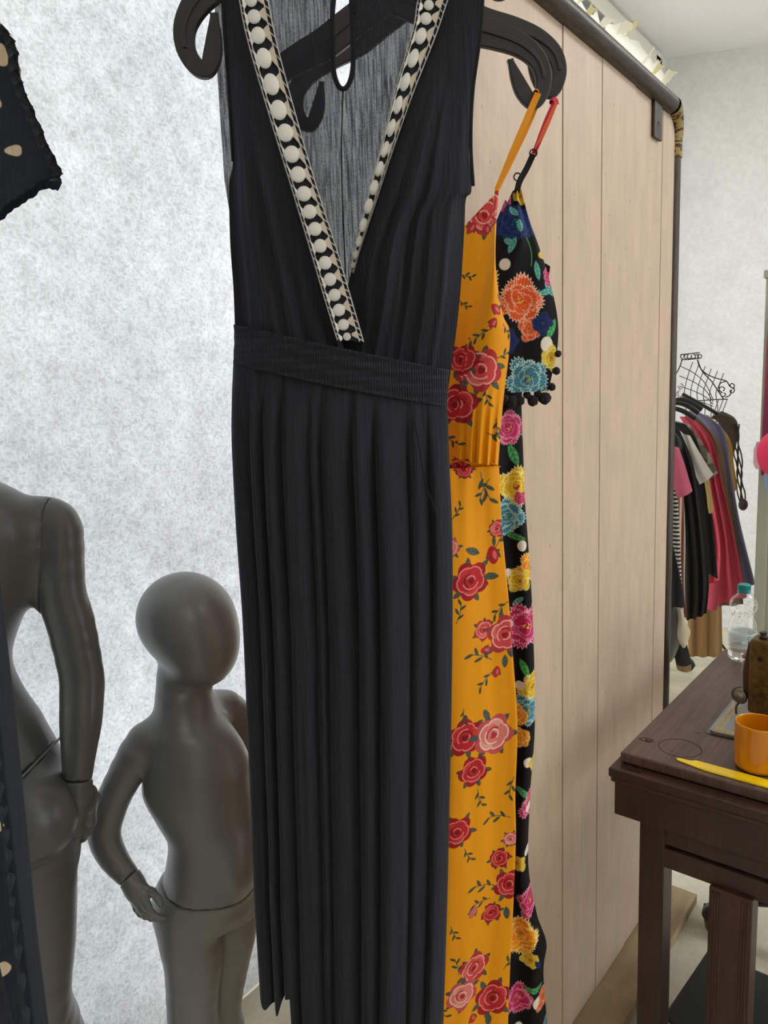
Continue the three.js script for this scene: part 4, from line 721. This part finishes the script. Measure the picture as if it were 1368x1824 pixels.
{
  const p = onY(1188, 1583, .0), t = thing('floor_screw', 'round chrome screw cap on the floor behind the table leg', 'screw cap', p);
  part('cap', lathe([[0, 0], [.016, 0], [.016, .004], [.01, .009], [0, .01]], 24), chrome, t); part('slot', ball(0, .0105, 0, .006, 1, .3, 1), steelOld, t);
  const q = onY(1262, 1640, .02), c = thing('chair_caster', 'black office chair caster foot behind the table post', 'caster', V3(q.x, 0, q.z));
  for (const s of [-.016, .016]) part('wheel', new THREE.CylinderGeometry(.034, .034, .022, 24).rotateZ(Math.PI / 2).rotateY(.5).translate(s + .02, .034, 0), mat({ color: '#121212', roughness: .45 }), c);
  part('hood', new THREE.SphereGeometry(.038, 20, 10, 0, Math.PI * 2, 0, Math.PI / 2).translate(.02, .042, 0), mat({ color: '#1a1a1b', roughness: .4 }), c);
  part('stem', rod(V3(.02, .06, 0), V3(.03, .11, -.01), .008), standMetal, c);
  part('foot_arm', tube([V3(.03, .1, -.01), V3(.12, .12, -.03), V3(.3, .16, -.08)], .018, 16, 10), mat({ color: '#161617', roughness: .4 }), c);
}
// ---------------------------------------------------------------- sewing machine
{
  const A = onY(1262, 1306, TY), t = thing('sewing_machine', 'antique sewing machine with worn brass head and gilt edged bed', 'sewing machine', V3(A.x, TY, A.z));
  const bw = .36, bd = .2, rnd4 = (w, d, r) => { const s = new THREE.Shape(); s.moveTo(r, 0); s.lineTo(w - r, 0); s.quadraticCurveTo(w, 0, w, r); s.lineTo(w, d - r); s.quadraticCurveTo(w, d, w - r, d); s.lineTo(r, d); s.quadraticCurveTo(0, d, 0, d - r); s.lineTo(0, r); s.quadraticCurveTo(0, 0, r, 0); return s; };
  const flatS = (s, h, y) => new THREE.ExtrudeGeometry(s, { depth: h, bevelEnabled: false, curveSegments: 6 }).rotateX(-Math.PI / 2).translate(0, y, 0);
  part('cut_out_rim', flatS(rnd4(bw + .012, bd + .2 + .012, .016), .0012, .0003).translate(-.006, 0, .006), blackPaint, t, 'black edge of the opening in the table');
  const bed = part('bed', flatS(rnd4(bw, bd + .2, .014), .006, .001), mat({ color: '#8a8c8e', roughness: .25, metalness: .35 }), t, 'grey polished bed with gilt chain border');
  const gilt = mat({ color: '#d8bf86', roughness: .45, metalness: .3 }), links = [];
  const link = (x, z, along) => { links.push(new THREE.TorusGeometry(.0042, .0009, 5, 12).rotateX(Math.PI / 2).scale(along ? .8 : 1.3, 1, along ? 1.3 : .8).translate(x, .0072, -z)); };
  for (let i = 0; i < 38; i++) link(.013, .016 + i * .0098, true); for (let i = 0; i < 34; i++) link(.02 + i * .0098, .012, false);
  for (const d of [.0065, .0195]) { links.push(rod(V3(d, .0072, -.012), V3(d, .0072, -.385), .0009, 5)); links.push(rod(V3(.012, .0072, -d + .001), V3(.35, .0072, -d + .001), .0009, 5)); }
  part('gilt_border', merge(links), gilt, bed);
  // head, turned towards the viewer
  const hp = onY(1349, 1291, TY + .007), hx = hp.x - A.x, hz = hp.z - A.z, H0 = .035, HH = .165;
  const head = part('head', metricUV(new RoundedBoxGeometry(.062, HH, .05, 3, .007).translate(hx + .012, H0 + HH / 2, hz - .012)), brassOld, t, 'worn brass head block');
  part('hole', new THREE.CylinderGeometry(.0055, .0055, .003, 16).rotateX(Math.PI / 2).translate(hx + .003, H0 + .125, hz + .013), blackPaint, head);
  part('screw', new THREE.CylinderGeometry(.0055, .0055, .003, 14).rotateX(Math.PI / 2).translate(hx + .003, H0 + .045, hz + .0132), steelOld, head);
  part('screw', ball(hx + .02, H0 + .045, hz + .013, .004), steelOld, head);
  part('thumb_nut', lathe([[0, 0], [.008, 0], [.008, .004], [.006, .006], [.008, .012], [.007, .014], [0, .014]], 20).translate(hx + .002, H0 + HH, hz - .012), blackPaint, head);
  part('needle_bar', rod(V3(hx + .005, .012, hz - .008), V3(hx + .005, H0 + .01, hz - .008), .004), steelOld, t);
  part('presser_bar', rod(V3(hx + .022, .012, hz - .008), V3(hx + .022, H0 + .01, hz - .008), .004), steelOld, t);
  part('presser_foot', box(hx - .004, hx + .03, .0075, .013, hz - .02, hz + .02, .002), steelOld, t);
  part('side_lever', slab([[-.009, -.06], [.004, -.062], [.006, .03], [.002, .06], [-.004, .066], [-.009, .04], [-.014, 0], [-.012, -.04]], .014, .003).translate(hx - .021, H0 + .085, hz - .018), steelOld, t, 'dark lever along the head');
  part('tension_dial', merge([lathe([[0, 0], [.014, 0], [.017, .003], [.014, .006], [.009, .008], [.009, .013], [.006, .015], [0, .015]], 28).rotateX(Math.PI / 2).rotateY(-.3).translate(hx - .036, H0 + .028, hz - .004), new THREE.TorusGeometry(.019, .0018, 6, 24, 4).rotateZ(.6).translate(hx - .036, H0 + .028, hz - .008)]), mat({ color: '#7c7568', metalness: .7, roughness: .35 }), t, 'round tension dial');
  part('thread_guide', tube([V3(hx - .036, H0 + .02, hz - .004), V3(hx - .042, H0 + .004, hz + .006), V3(hx - .04, H0 - .01, hz + .01)], .0028, 12, 6), steelOld, t);
  part('take_up_rod', rod(V3(hx + .016, H0 + HH - .01, hz - .02), V3(hx + .018, H0 + HH + .035, hz - .024), .0035), steelOld, t);
  part('arm', merge([new RoundedBoxGeometry(.05, .055, .24, 3, .018).translate(hx + .03, H0 + HH - .035, hz - .15), new RoundedBoxGeometry(.06, .2, .07, 3, .02).translate(hx + .03, .1, hz - .26)]), blackPaint, t, 'black arm and pillar');
  part('hand_wheel', merge([new THREE.TorusGeometry(.05, .009, 10, 40), new THREE.CylinderGeometry(.016, .016, .02, 20).rotateX(Math.PI / 2), ...[0, 1, 2].map((i) => rod(V3(0, 0, 0), V3(.048 * Math.cos(i * 2.094), .048 * Math.sin(i * 2.094), 0), .004, 6))]).rotateY(.5).translate(hx + .06, H0 + HH + .06, hz - .05), blackPaint, t, 'black spoked wheel');
}
// ---------------------------------------------------------------- things on the table
{
  const p = onY(1321, 1177, TY), t = thing('water_bottle', 'clear plastic water bottle with turquoise cap standing on the table', 'bottle', V3(p.x, TY, p.z));
  const pet = mat({ color: '#ffffff', transmission: 1, roughness: .04, thickness: 0, ior: 1.45 });
  const prof = [[.0, .004], [.02, .001], [.031, .004], [.0355, .014], [.0355, .03], [.0345, .034], [.0355, .038], [.0355, .085], [.0345, .1], [.029, .118], [.0262, .124], [.0262, .130], [.030, .138], [.0345, .152], [.034, .164], [.028, .178], [.018, .187], [.0145, .191], [.0135, .196]];
  part('body', new THREE.LatheGeometry(new THREE.SplineCurve(prof.map(([r, y]) => new THREE.Vector2(r, y))).getPoints(90), 48), pet, t);
  part('water', lathe([[0, .0055], [.02, .0035], [.0295, .007], [.034, .016], [.034, .03], [.034, .042], [0, .042]], 40), mat({ color: '#ffffff', transmission: 1, roughness: 0, thickness: .05, ior: 1.33 }), t);
  part('cap', merge([lathe([[0, .215], [.0135, .215], [.0155, .213], [.0158, .2], [.0158, .1995], [.0164, .199], [.0164, .192], [.0145, .191]], 36), ...Array.from({ length: 36 }, (_, i) => box(-.0006, .0006, .2, .212, .0154, .0164).rotateY(i * Math.PI / 18))]), mat({ color: '#1f8f93', roughness: .4 }), t, 'ribbed turquoise screw cap');
  part('label', new THREE.CylinderGeometry(.0358, .0358, .042, 48, 1, true).translate(0, .064, 0), mat({ map: canvasTex(512, 128, (x, w, h) => { x.fillStyle = 'rgba(190,215,222,.85)'; x.fillRect(0, 0, w, h); x.fillStyle = 'rgba(226,236,238,.9)'; x.fillRect(0, 0, w, 16); x.fillRect(0, 96, w, 32); x.fillStyle = '#3d4660'; for (const c of [50, 220, 395]) { x.fillRect(c, 50, 20, 26); x.fillStyle = '#c8d6dc'; x.fillRect(c + 5, 56, 10, 4); x.fillRect(c + 5, 64, 10, 4); x.fillStyle = '#3d4660'; x.beginPath(); x.moveTo(c + 10, 18); x.lineTo(c + 24, 42); x.lineTo(c - 4, 42); x.closePath(); x.lineWidth = 3; x.strokeStyle = '#5a6680'; x.stroke(); } }), transparent: true, opacity: .75, roughness: .4 }), t, 'pale blue translucent label');
  const drops = []; for (let i = 0; i < 90; i++) { const a = rr(0, 6.28), y = rr(.12, .178), rad = y < .14 ? .0275 : .0335 - (y > .165 ? (y - .165) * .4 : 0); drops.push(ball(rad * Math.cos(a) * .985, y, rad * Math.sin(a) * .985, rr(.0006, .0013), 1, 1, 1, 6)); }
  const d = part('condensation_drops', merge(drops), mat({ color: '#8d8a86', roughness: .1, transmission: .4, thickness: 0 }), t); d.userData.kind = 'stuff';
}
{
  const p = onY(1350, 1366, TY), t = thing('yellow_mug', 'glossy mustard yellow mug standing at the table edge', 'mug', V3(p.x, TY, p.z));
  const glaze = mat({ color: '#d98a06', roughness: .16, clearcoat: .6, clearcoatRoughness: .1 });
  part('cup', lathe([[0, .003], [.036, 0], [.041, .003], [.0435, .01], [.0435, .088], [.0428, .0915], [.0412, .0925], [.0398, .0905], [.0395, .014], [.035, .008], [0, .007]], 64), glaze, t);
  part('handle', tube([V3(.042, .075, 0), V3(.062, .078, 0), V3(.074, .06, 0), V3(.07, .035, 0), V3(.05, .022, 0), V3(.041, .022, 0)], .0055, 30, 12).rotateY(.6), glaze, t);
}
{
  const a = onY(1204, 1352, TY), b = onY(1372, 1398, TY), dir = b.clone().sub(a), len = .3, ang = Math.atan2(-dir.z, dir.x);
  const t = thing('yellow_ruler', 'flat yellow plastic ruler lying along the table edge', 'ruler', V3(a.x, TY + .0006, a.z), ang);
  const o = [[0, .001], [.004, -.006], [.06, -.018], [len, -.018], [len, .013], [.034, .013], [.03, .008], [.024, .005], [.008, .004]];
  const g = slab(o, .002, .0004); g.rotateX(-Math.PI / 2);
  part('blade', g, mat({ color: '#ffdd14', roughness: .3 }), t);
  const ticks = []; for (let i = 0; i < 120; i++) ticks.push(box(.05 + i * .002, .05 + i * .002 + .0003, .0021, .0023, .018 - (i % 5 ? .004 : .007), .0175)); part('tick_marks', merge(ticks), mat({ color: '#4a3a08' }), t);
  part('hole', new THREE.CylinderGeometry(.003, .003, .0004, 14).translate(.2, .0021, .0), blackPaint, t);
}
// ---------------------------------------------------------------- clothes rack against the white wall
{
  const RD = 3.35, pl = new Plane(1250, 900, RD, R(-14)), base = V3(pl.o.x, 0, pl.o.z);
  const rackTurn = pl.yaw, yo = pl.o.y;
  const t = thing('clothes_rack', 'dark tubular clothes rack packed with garments before the white wall', 'rack', base, rackTurn);
  const dk = mat({ color: '#2e3a3e', roughness: .4, metalness: .5 });
  const q = (px, py, z = 0) => { const v = pl.p(px, py, z); v.y += yo; return v; };
  const ry = q(1230, 728).y;
  part('top_bar', rod(V3(-.29, ry, .62), V3(-.1, ry, -.55), .014, 14), dk, t);
  for (const [x, z] of [[-.29, .62], [-.1, -.55]]) {
    part('upright', rod(V3(x, ry, z), V3(x, .1, z), .014, 14), dk, t);
    part('foot', tube([V3(x - .22, .03, z), V3(x - .18, .085, z), V3(x, .1, z), V3(x + .12, .09, z + .0), V3(x + .17, .04, z), V3(x + .15, .018, z)], .016, 30, 12), dk, t);
  }
  part('bottom_bar', rod(V3(-.29, .1, .62), V3(-.1, .1, -.55), .013, 14), dk, t);
  // garments, front to back: [label, colour, z, left edge, right edge, fold count, extra]
  const solid = (c, o = {}) => mat({ color: c, roughness: .85, bumpMap: weaveBump, bumpScale: .001, ...o });
  const stripes = (a, b, n, vert) => canvasTex(128, 256, (x, w, h) => { x.fillStyle = a; x.fillRect(0, 0, w, h); x.fillStyle = b; for (let i = 0; i < n; i++) vert ? x.fillRect(i * w / n, 0, w / n / 2, h) : x.fillRect(0, i * h / n, w, h / n / 2); });
  const unit = (L, Rt) => { const xs = [...L, ...Rt].map((p) => p[0]), ys = [...L, ...Rt].map((p) => p[1]), x0 = Math.min(...xs), x1 = Math.max(...xs), y0 = Math.min(...ys), y1 = Math.max(...ys); return (x, y) => [(x - x0) / (x1 - x0), (y - y0) / (y1 - y0)]; };
  function garment(name, label, category, z, m, Lp, Rp, { thick = .022, n = 4, amp = .01, extra } = {}) {
    const g = thing(name, label, category, world(pl, V3(0, 0, z)), rackTurn, 'garments on the clothes rack');
    const f = (pts) => { const k = (RD - z) / RD; void k; return pts.map(([x, y]) => { const d = new Plane(1250, 900, RD, R(-14)); d.o = world(pl, V3(0, 0, z)); return d.loc(x, y); }); };
    const L = f(Lp), Rt = f(Rp), uv = unit(L, Rt);
    part('cloth_body', cloth(L, Rt, { nu: 36, nv: 40, uv, z: (u, v) => thick * Math.pow(Math.sin(Math.PI * clamp(u, .001, .999)), .6) + amp * Math.sin(u * n * 6.28 + v * 2 + z * 40) * smooth(0, .3, v), zb: (u) => -thick * .6 * Math.sin(Math.PI * u) }), m, g);
    const panel = (nm, mm, Lq, Rq, dz, th = .025) => { const a = f(Lq), b = f(Rq); return part(nm, cloth(a, b, { nu: 16, nv: 24, uv: unit(a, b), z: (u) => dz + th * Math.sin(Math.PI * clamp(u, 0, 1)), zb: (u) => dz - th * .5 * Math.sin(Math.PI * u) }), mm, g); };
    if (extra) extra(panel, g, f);
    return g;
  }
  const hk = (g, f, x, y, z = 0) => part('hanger_arm', tube([[x - 40, y - 26], [x, y - 4], [x + 30, y + 14]].map(([a, b]) => { const p = f([[a, b]])[0]; return V3(p[0], p[1], z); }), .009, 16, 8), plastic, g);
  garment('green_shirt', 'dark green shirt with dusty pink sleeve at the front of the rack', 'shirt', .42, solid('#2c352f'), [[1150, 745], [1150, 790], [1150, 1000], [1150, 1190]], [[1205, 772], [1216, 795], [1200, 850], [1200, 1080]], { extra: (p) => p('sleeve', solid('#c25c72'), [[1186, 790], [1190, 825], [1196, 860], [1203, 885]], [[1206, 796], [1216, 825], [1224, 852], [1230, 872]], .05) });
  garment('striped_scarf', 'black and white striped scarf hanging behind the pipe', 'scarf', .36, mat({ map: stripes('#d9d2c6', '#201f22', 40, false), roughness: .9 }), [[1186, 820], [1192, 900], [1200, 1000], [1206, 1110]], [[1203, 820], [1208, 900], [1213, 1000], [1216, 1060]], { n: 1, amp: .003, thick: .012 });
  garment('plaid_shirt', 'red and grey plaid shirt tail on the rack', 'shirt', .33, mat({ map: stripes('#8d4a42', '#c9b9a6', 5, true), roughness: .9 }), [[1185, 860], [1190, 960], [1200, 1050], [1212, 1110]], [[1218, 880], [1220, 960], [1219, 1040], [1222, 1096]], { n: 2, amp: .01 });
  garment('black_jacket', 'short black jacket low at the front of the rack', 'jacket', .48, solid('#17171b'), [[1150, 900], [1160, 960], [1160, 1020], [1160, 1082]], [[1196, 960], [1205, 1000], [1214, 1040], [1219, 1080]], { n: 2 });
  garment('grey_trousers', 'grey trousers hanging below the short black jacket', 'trousers', .38, solid('#77746c'), [[1150, 1078], [1160, 1110], [1160, 1150], [1165, 1185]], [[1212, 1080], [1214, 1110], [1216, 1140], [1202, 1172]], { n: 2, extra: (p) => { p('beige_leg', solid('#cfc3a9'), [[1205, 1078], [1206, 1100], [1204, 1130], [1214, 1150]], [[1214, 1080], [1220, 1104], [1228, 1122], [1220, 1146]], .03, .012); p('dark_leg', solid('#151517'), [[1196, 1142], [1199, 1160], [1204, 1180], [1206, 1192]], [[1222, 1138], [1226, 1156], [1230, 1172], [1232, 1188]], -.01, .02); p('leopard_cuff', solid('#8a6a48'), [[1206, 1186], [1206, 1190], [1208, 1195]], [[1232, 1184], [1232, 1190], [1231, 1196]], -.008, .022); } });
  garment('black_dress_shirt', 'long black shirt dress beside the white t-shirt sleeve', 'dress', .28, solid('#121215'), [[1180, 752], [1200, 830], [1216, 950], [1220, 1060], [1222, 1104]], [[1208, 760], [1236, 830], [1252, 930], [1262, 1030], [1258, 1092]], { n: 3 });
  garment('white_tshirt', 'white t-shirt with short sleeve on the rack', 't-shirt', .22, solid('#e9e6de'), [[1180, 757], [1190, 775], [1210, 800], [1225, 830]], [[1206, 762], [1228, 784], [1240, 800], [1245, 820]], { n: 1, amp: .004, extra: (p) => p('sleeve', solid('#e9e6de'), [[1213, 772], [1220, 800], [1232, 835], [1243, 861]], [[1226, 775], [1240, 800], [1255, 825], [1267, 843]], .045) });
  garment('black_tshirt', 'black t-shirt behind the white t-shirt', 't-shirt', .16, solid('#1a1a1e'), [[1180, 748], [1205, 790], [1222, 860], [1232, 950], [1240, 1010]], [[1222, 756], [1243, 790], [1262, 880], [1272, 960], [1278, 1030]], { n: 2, extra: (p) => p('beige_tie', solid('#c8b06c'), [[1250, 855], [1254, 880], [1256, 900], [1258, 911]], [[1259, 850], [1262, 875], [1265, 895], [1265, 910]], .06, .008) });
  garment('camouflage_shirt', 'grey camouflage shirt with short sleeve on the rack', 'shirt', .1, mat({ map: canvasTex(128, 128, (x, w, h) => { x.fillStyle = '#6d6a63'; x.fillRect(0, 0, w, h); for (let i = 0; i < 60; i++) { x.fillStyle = ['#8f8a80', '#4d4a45', '#a9a498'][i % 3]; x.beginPath(); x.ellipse(rr(0, w), rr(0, h), rr(4, 14), rr(3, 7), rr(0, 3), 0, 7); x.fill(); } }), roughness: .9 }), [[1195, 748], [1222, 780], [1238, 815], [1254, 858]], [[1228, 756], [1252, 790], [1268, 815], [1279, 842]], { n: 1, amp: .006 });
  garment('pink_coat', 'long coral pink quilted coat in the middle of the rack', 'coat', .02, solid('#de5870'), [[1210, 742], [1240, 800], [1258, 900], [1270, 985], [1262, 1040], [1258, 1080]], [[1230, 742], [1266, 780], [1283, 850], [1302, 930], [1319, 1010], [1330, 1062]], { n: 3, amp: .016, extra: (p) => p('coat_flap', solid('#de5870'), [[1260, 1035], [1258, 1060], [1256, 1080]], [[1278, 1028], [1276, 1055], [1273, 1082]], .05, .01) });
  garment('brown_cardigan', 'taupe cardigan edge behind the pink coat', 'cardigan', -.05, solid('#7d6753'), [[1218, 738], [1245, 770], [1262, 850], [1270, 1000], [1270, 1078]], [[1238, 740], [1284, 790], [1300, 870], [1318, 980], [1324, 1076]], { n: 2 });
  garment('lilac_coat', 'long lilac blue coat behind the pink coat', 'coat', -.12, solid('#8a89b0'), [[1222, 732], [1245, 760], [1270, 850], [1290, 960], [1312, 1050]], [[1242, 732], [1288, 766], [1302, 840], [1318, 930], [1345, 1038]], { n: 2 });
  garment('mustard_dress', 'mustard yellow dress edge between lilac coat and lace top', 'dress', -.2, solid('#c0923e'), [[1240, 735], [1270, 770], [1288, 830], [1296, 880]], [[1262, 740], [1300, 780], [1308, 830], [1314, 870]], { n: 2 });
  garment('beige_gown', 'long tan gown reaching lowest on the rack', 'gown', -.36, solid('#a98255'), [[1220, 800], [1222, 950], [1224, 1080], [1226, 1168]], [[1280, 800], [1286, 950], [1286, 1080], [1287, 1168]], { n: 3 });
  garment('lace_blouse', 'brown blouse with openwork lace sleeve at the back of the rack', 'blouse', -.28, solid('#4f4237'), [[1262, 746], [1278, 752], [1290, 790], [1296, 830]], [[1286, 732], [1308, 744], [1315, 762], [1312, 790]], { n: 1, amp: .004, extra: (p, g, f) => {
    const strands = []; for (let i = 0; i < 5; i++) { const pts = []; for (let k = 0; k <= 8; k++) pts.push([1303 + i * 2.4 + k * 1.5 + 2.5 * Math.sin(k * 1.7 + i * 2), 755 + k * 17.5]); const w = f(pts).map(([a, b]) => V3(a, b, .02)); strands.push(tube(w, .0035, 40, 5)); }
    part('lace_sleeve', merge(strands), solid('#4a3d33'), g); const c = f([[1322, 898]])[0]; part('cuff_ruffle', ball(c[0], c[1], .02, .022, 1, 1.3, .8), solid('#4a3d33'), g);
    hk(g, f, 1255, 728, .01);
  } });
  // black hangers seen over the shoulders
  for (const [x, y, z] of [[1228, 722, -.08], [1222, 728, 0], [1216, 738, .08]]) {
    const h = thing('coat_hanger', ['broad black hanger over the lilac coat', 'broad black hanger over the pink coat', 'broad black hanger over the black t-shirt'][used.coat_hanger === undefined ? 0 : used.coat_hanger + 1], 'hanger', world(pl, V3(0, 0, z)), rackTurn, 'hangers on the clothes rack');
    const d = new Plane(1250, 900, RD, R(-14)); d.o = world(pl, V3(0, 0, z));
    const pts = [[x - 50, y + 8], [x - 20, y - 10], [x, y - 6], [x + 22, y + 8]].map(([a, b]) => d.p(a, b, 0));
    part('shoulder_bar', tube(pts, .011, 20, 10), plastic, h); part('hook', tube([pts[1], pts[1].clone().add(V3(0, .04, 0)), pts[1].clone().add(V3(.02, .06, 0)), pts[1].clone().add(V3(.01, .075, 0))], .003, 16, 6), chrome, h);
  }
}
{ // ornate wire bust behind the rack
  const pl = new Plane(1260, 720, 3.95, R(-10)), t = thing('wire_dress_form', 'dark wire dress form with scrolled neck and shoulder behind the rack', 'dress form', V3(pl.o.x, 0, pl.o.z), pl.yaw);
  const wm = mat({ color: '#3b342f', roughness: .5, metalness: .6 }), q = (px, py, z = 0) => { const v = pl.p(px, py, z); v.y += pl.o.y; return v; };
  const w = (pts, r = .0032, n = 30) => tube(pts.map(([x, y, z = 0]) => q(x, y, z)), r, n, 6);
  part('neck_collar', merge([w([[1212, 632], [1228, 630], [1246, 628]]), w([[1213, 641], [1230, 640], [1247, 638]]), ...[1216, 1222, 1228, 1235, 1241, 1246].map((x, i) => new THREE.TorusGeometry(.011, .0026, 6, 16, 5).rotateZ(i).translate(...q(x, 635).toArray()))]), wm, t, 'scrolled wire collar');
  part('shoulder_wire', merge([w([[1242, 640], [1247, 655], [1260, 667], [1280, 675], [1294, 679], [1300, 688], [1306, 692]]), w([[1215, 641], [1210, 655], [1202, 668], [1185, 680], [1170, 686]]), w([[1243, 642], [1250, 660], [1268, 680], [1280, 698], [1289, 711]]), w([[1170, 714], [1240, 714], [1270, 712], [1296, 711]])]), wm, t);
  const sc = (x, y, r, a, d) => { const pts = []; for (let i = 0; i <= 16; i++) { const k = i / 16, an = a + d * k * 5; pts.push([x + r * (1 - .7 * k) * Math.cos(an), y + r * (1 - .7 * k) * Math.sin(an)]); } return w(pts, .003, 30); };
  part('shoulder_scroll', merge([sc(1303, 687, 6, 1.2, -1), sc(1303, 696, 6, -1.2, 1), sc(1287, 694, 7, 2.5, 1), sc(1289, 702, 6, 3.6, -1), w([[1294, 679], [1283, 683], [1281, 694], [1287, 700]]), w([[1303, 694], [1300, 704], [1292, 708]])]), wm, t, 'curled wire shoulder scrolls');
  const ribs = []; for (let i = 0; i < 6; i++) { const x = 1218 + i * 11; ribs.push(w([[x + 16, 645 + i * 4, .0], [x + 2, 672 + i * 3, .06], [x - 6, 700, .09], [x - 2, 730, .08], [x - 8, 790, .05]], .0021)); }
  for (let i = 0; i < 4; i++) ribs.push(w([[1208, 652 + i * 18, .03], [1228, 664 + i * 16, .07], [1248, 682 + i * 12, .08], [1266, 712 + i * 4, .05]], .0021));
  for (const x of [1295, 1288, 1280]) ribs.push(w([[x, 712], [x - 10, 735, .02], [x - 20, 770, .03], [x - 26, 830, .03]], .0021));
  part('bust_wires', merge(ribs), wm, t);
  const fy = q(1260, 830).y, fx = q(1250, 830).x;
  part('pole', rod(V3(fx, fy + .1, 0), V3(fx, .04, 0), .011), wm, t); part('tripod', merge([0, 1, 2].map((i) => tube([V3(fx, .2, 0), V3(fx + .1 * Math.cos(i * 2.1), .14, .1 * Math.sin(i * 2.1)), V3(fx + .2 * Math.cos(i * 2.1), .012, .2 * Math.sin(i * 2.1))], .008, 12, 6))), wm, t);
}
{ // right edge: grey-green cupboard side with garments on its front
  const a = at(1352, 1000, 3.05), t = thing('grey_cupboard', 'tall grey-green cupboard side at the edge beyond the table', 'cupboard', V3(a.x, 0, a.z), R(4)); t.updateMatrixWorld(true);
  const gm = mat({ color: '#a9a898', roughness: .6 });
  part('side_panel', box(0, .5, .02, 1.95, -.5, 0, .004), gm, t); part('corner_post', box(-.012, .03, 0, 1.95, -.01, .02, .003), gm, t); part('top_board', box(-.02, .52, 1.95, 1.98, -.52, .03, .004), gm, t); part('plinth', box(.01, .49, 0, .02, -.49, -.01), gm, t);
  for (const [px, py] of [[1386, 806], [1376, 852], [1354, 800]]) { const e = t.worldToLocal(at(px, py, 2.84)); part('peg', rod(V3(Math.max(e.x, .0), e.y, .0), e, .004), standMetal, t); }
  const pl = new Plane(1380, 750, 2.9), mg = thing('magenta_gown', 'deep magenta gown hanging against the grey cupboard', 'gown', pl.o, pl.yaw);
  const L = (l) => flat(pl, l);
  part('cloth_body', cloth(L([[1372, 556], [1366, 610], [1360, 720], [1356, 800], [1355, 846]]), L([[1440, 556], [1450, 610], [1460, 720], [1465, 800], [1468, 850]]), { nu: 40, nv: 40, z: (u, v) => .03 * Math.sin(Math.PI * clamp(u, .001, .999)) + .014 * Math.sin(u * 24), zb: (u) => -.02 * Math.sin(Math.PI * u) }), mat({ color: '#7c1f3e', roughness: .7, bumpMap: weaveBump, bumpScale: .001 }), mg);
  part('hanger', tube([pl.p(1372, 560, 0), pl.p(1406, 542, 0), pl.p(1440, 560, 0)], .008, 16, 8), plastic, mg);
  { const k = pl.local(V3(pl.o.x, 1.985, pl.o.z)).y, c = pl.p(1406, 542, 0); part('hook', tube([c, V3(c.x, k - .02, 0), V3(c.x, k + .012, -.01), V3(c.x, k + .012, -.1), V3(c.x, k - .01, -.14)], .003, 20, 6), chrome, mg); }
  const pk = solo('pink_hat', ball(0, 0, 0, .075, 1, 1.2, .7, 24).translate(...at(1386, 808, 2.78).toArray()), mat({ color: '#e23058', roughness: .7 }), 'bright pink rounded cap hooked in front of the magenta gown', 'cap'); void pk;
  const bg = thing('organza_bag', 'small see-through pink organza bag beside the magenta gown', 'bag', at(1352, 810, 2.82), YAW);
  part('pouch', cloth([[-.012, .05], [-.02, .02], [-.022, -.02], [-.012, -.055]], [[.014, .05], [.018, .02], [.02, -.02], [.012, -.055]], { nu: 14, nv: 14, z: (u, v) => .02 * Math.sin(Math.PI * clamp(u, 0, 1)) + .003 * Math.sin(v * 14), zb: (u) => -.015 * Math.sin(Math.PI * u) }), mat({ color: '#d88a9c', transparent: true, opacity: .55, roughness: .6 }), bg); part('drawstring', new THREE.TorusGeometry(.011, .002, 6, 16).rotateX(1.3).translate(0, .04, 0), mat({ color: '#c2607a' }), bg);
  const bl = solo('blue_cloth', cloth([[-.03, .05], [-.034, 0], [-.02, -.05]], [[.05, .05], [.05, 0], [.05, -.05]], { nu: 16, nv: 12, z: (u) => .02 * Math.sin(Math.PI * u) + .006 * Math.sin(u * 14), zb: (u) => -.015 * Math.sin(Math.PI * u) }).rotateY(YAW).translate(...at(1376, 855, 2.84).toArray()), mat({ color: '#8fa6c4', roughness: .8 }), 'pale blue folded cloth below the pink cap', 'cloth'); void bl;
}
renderer.render(scene, camera);
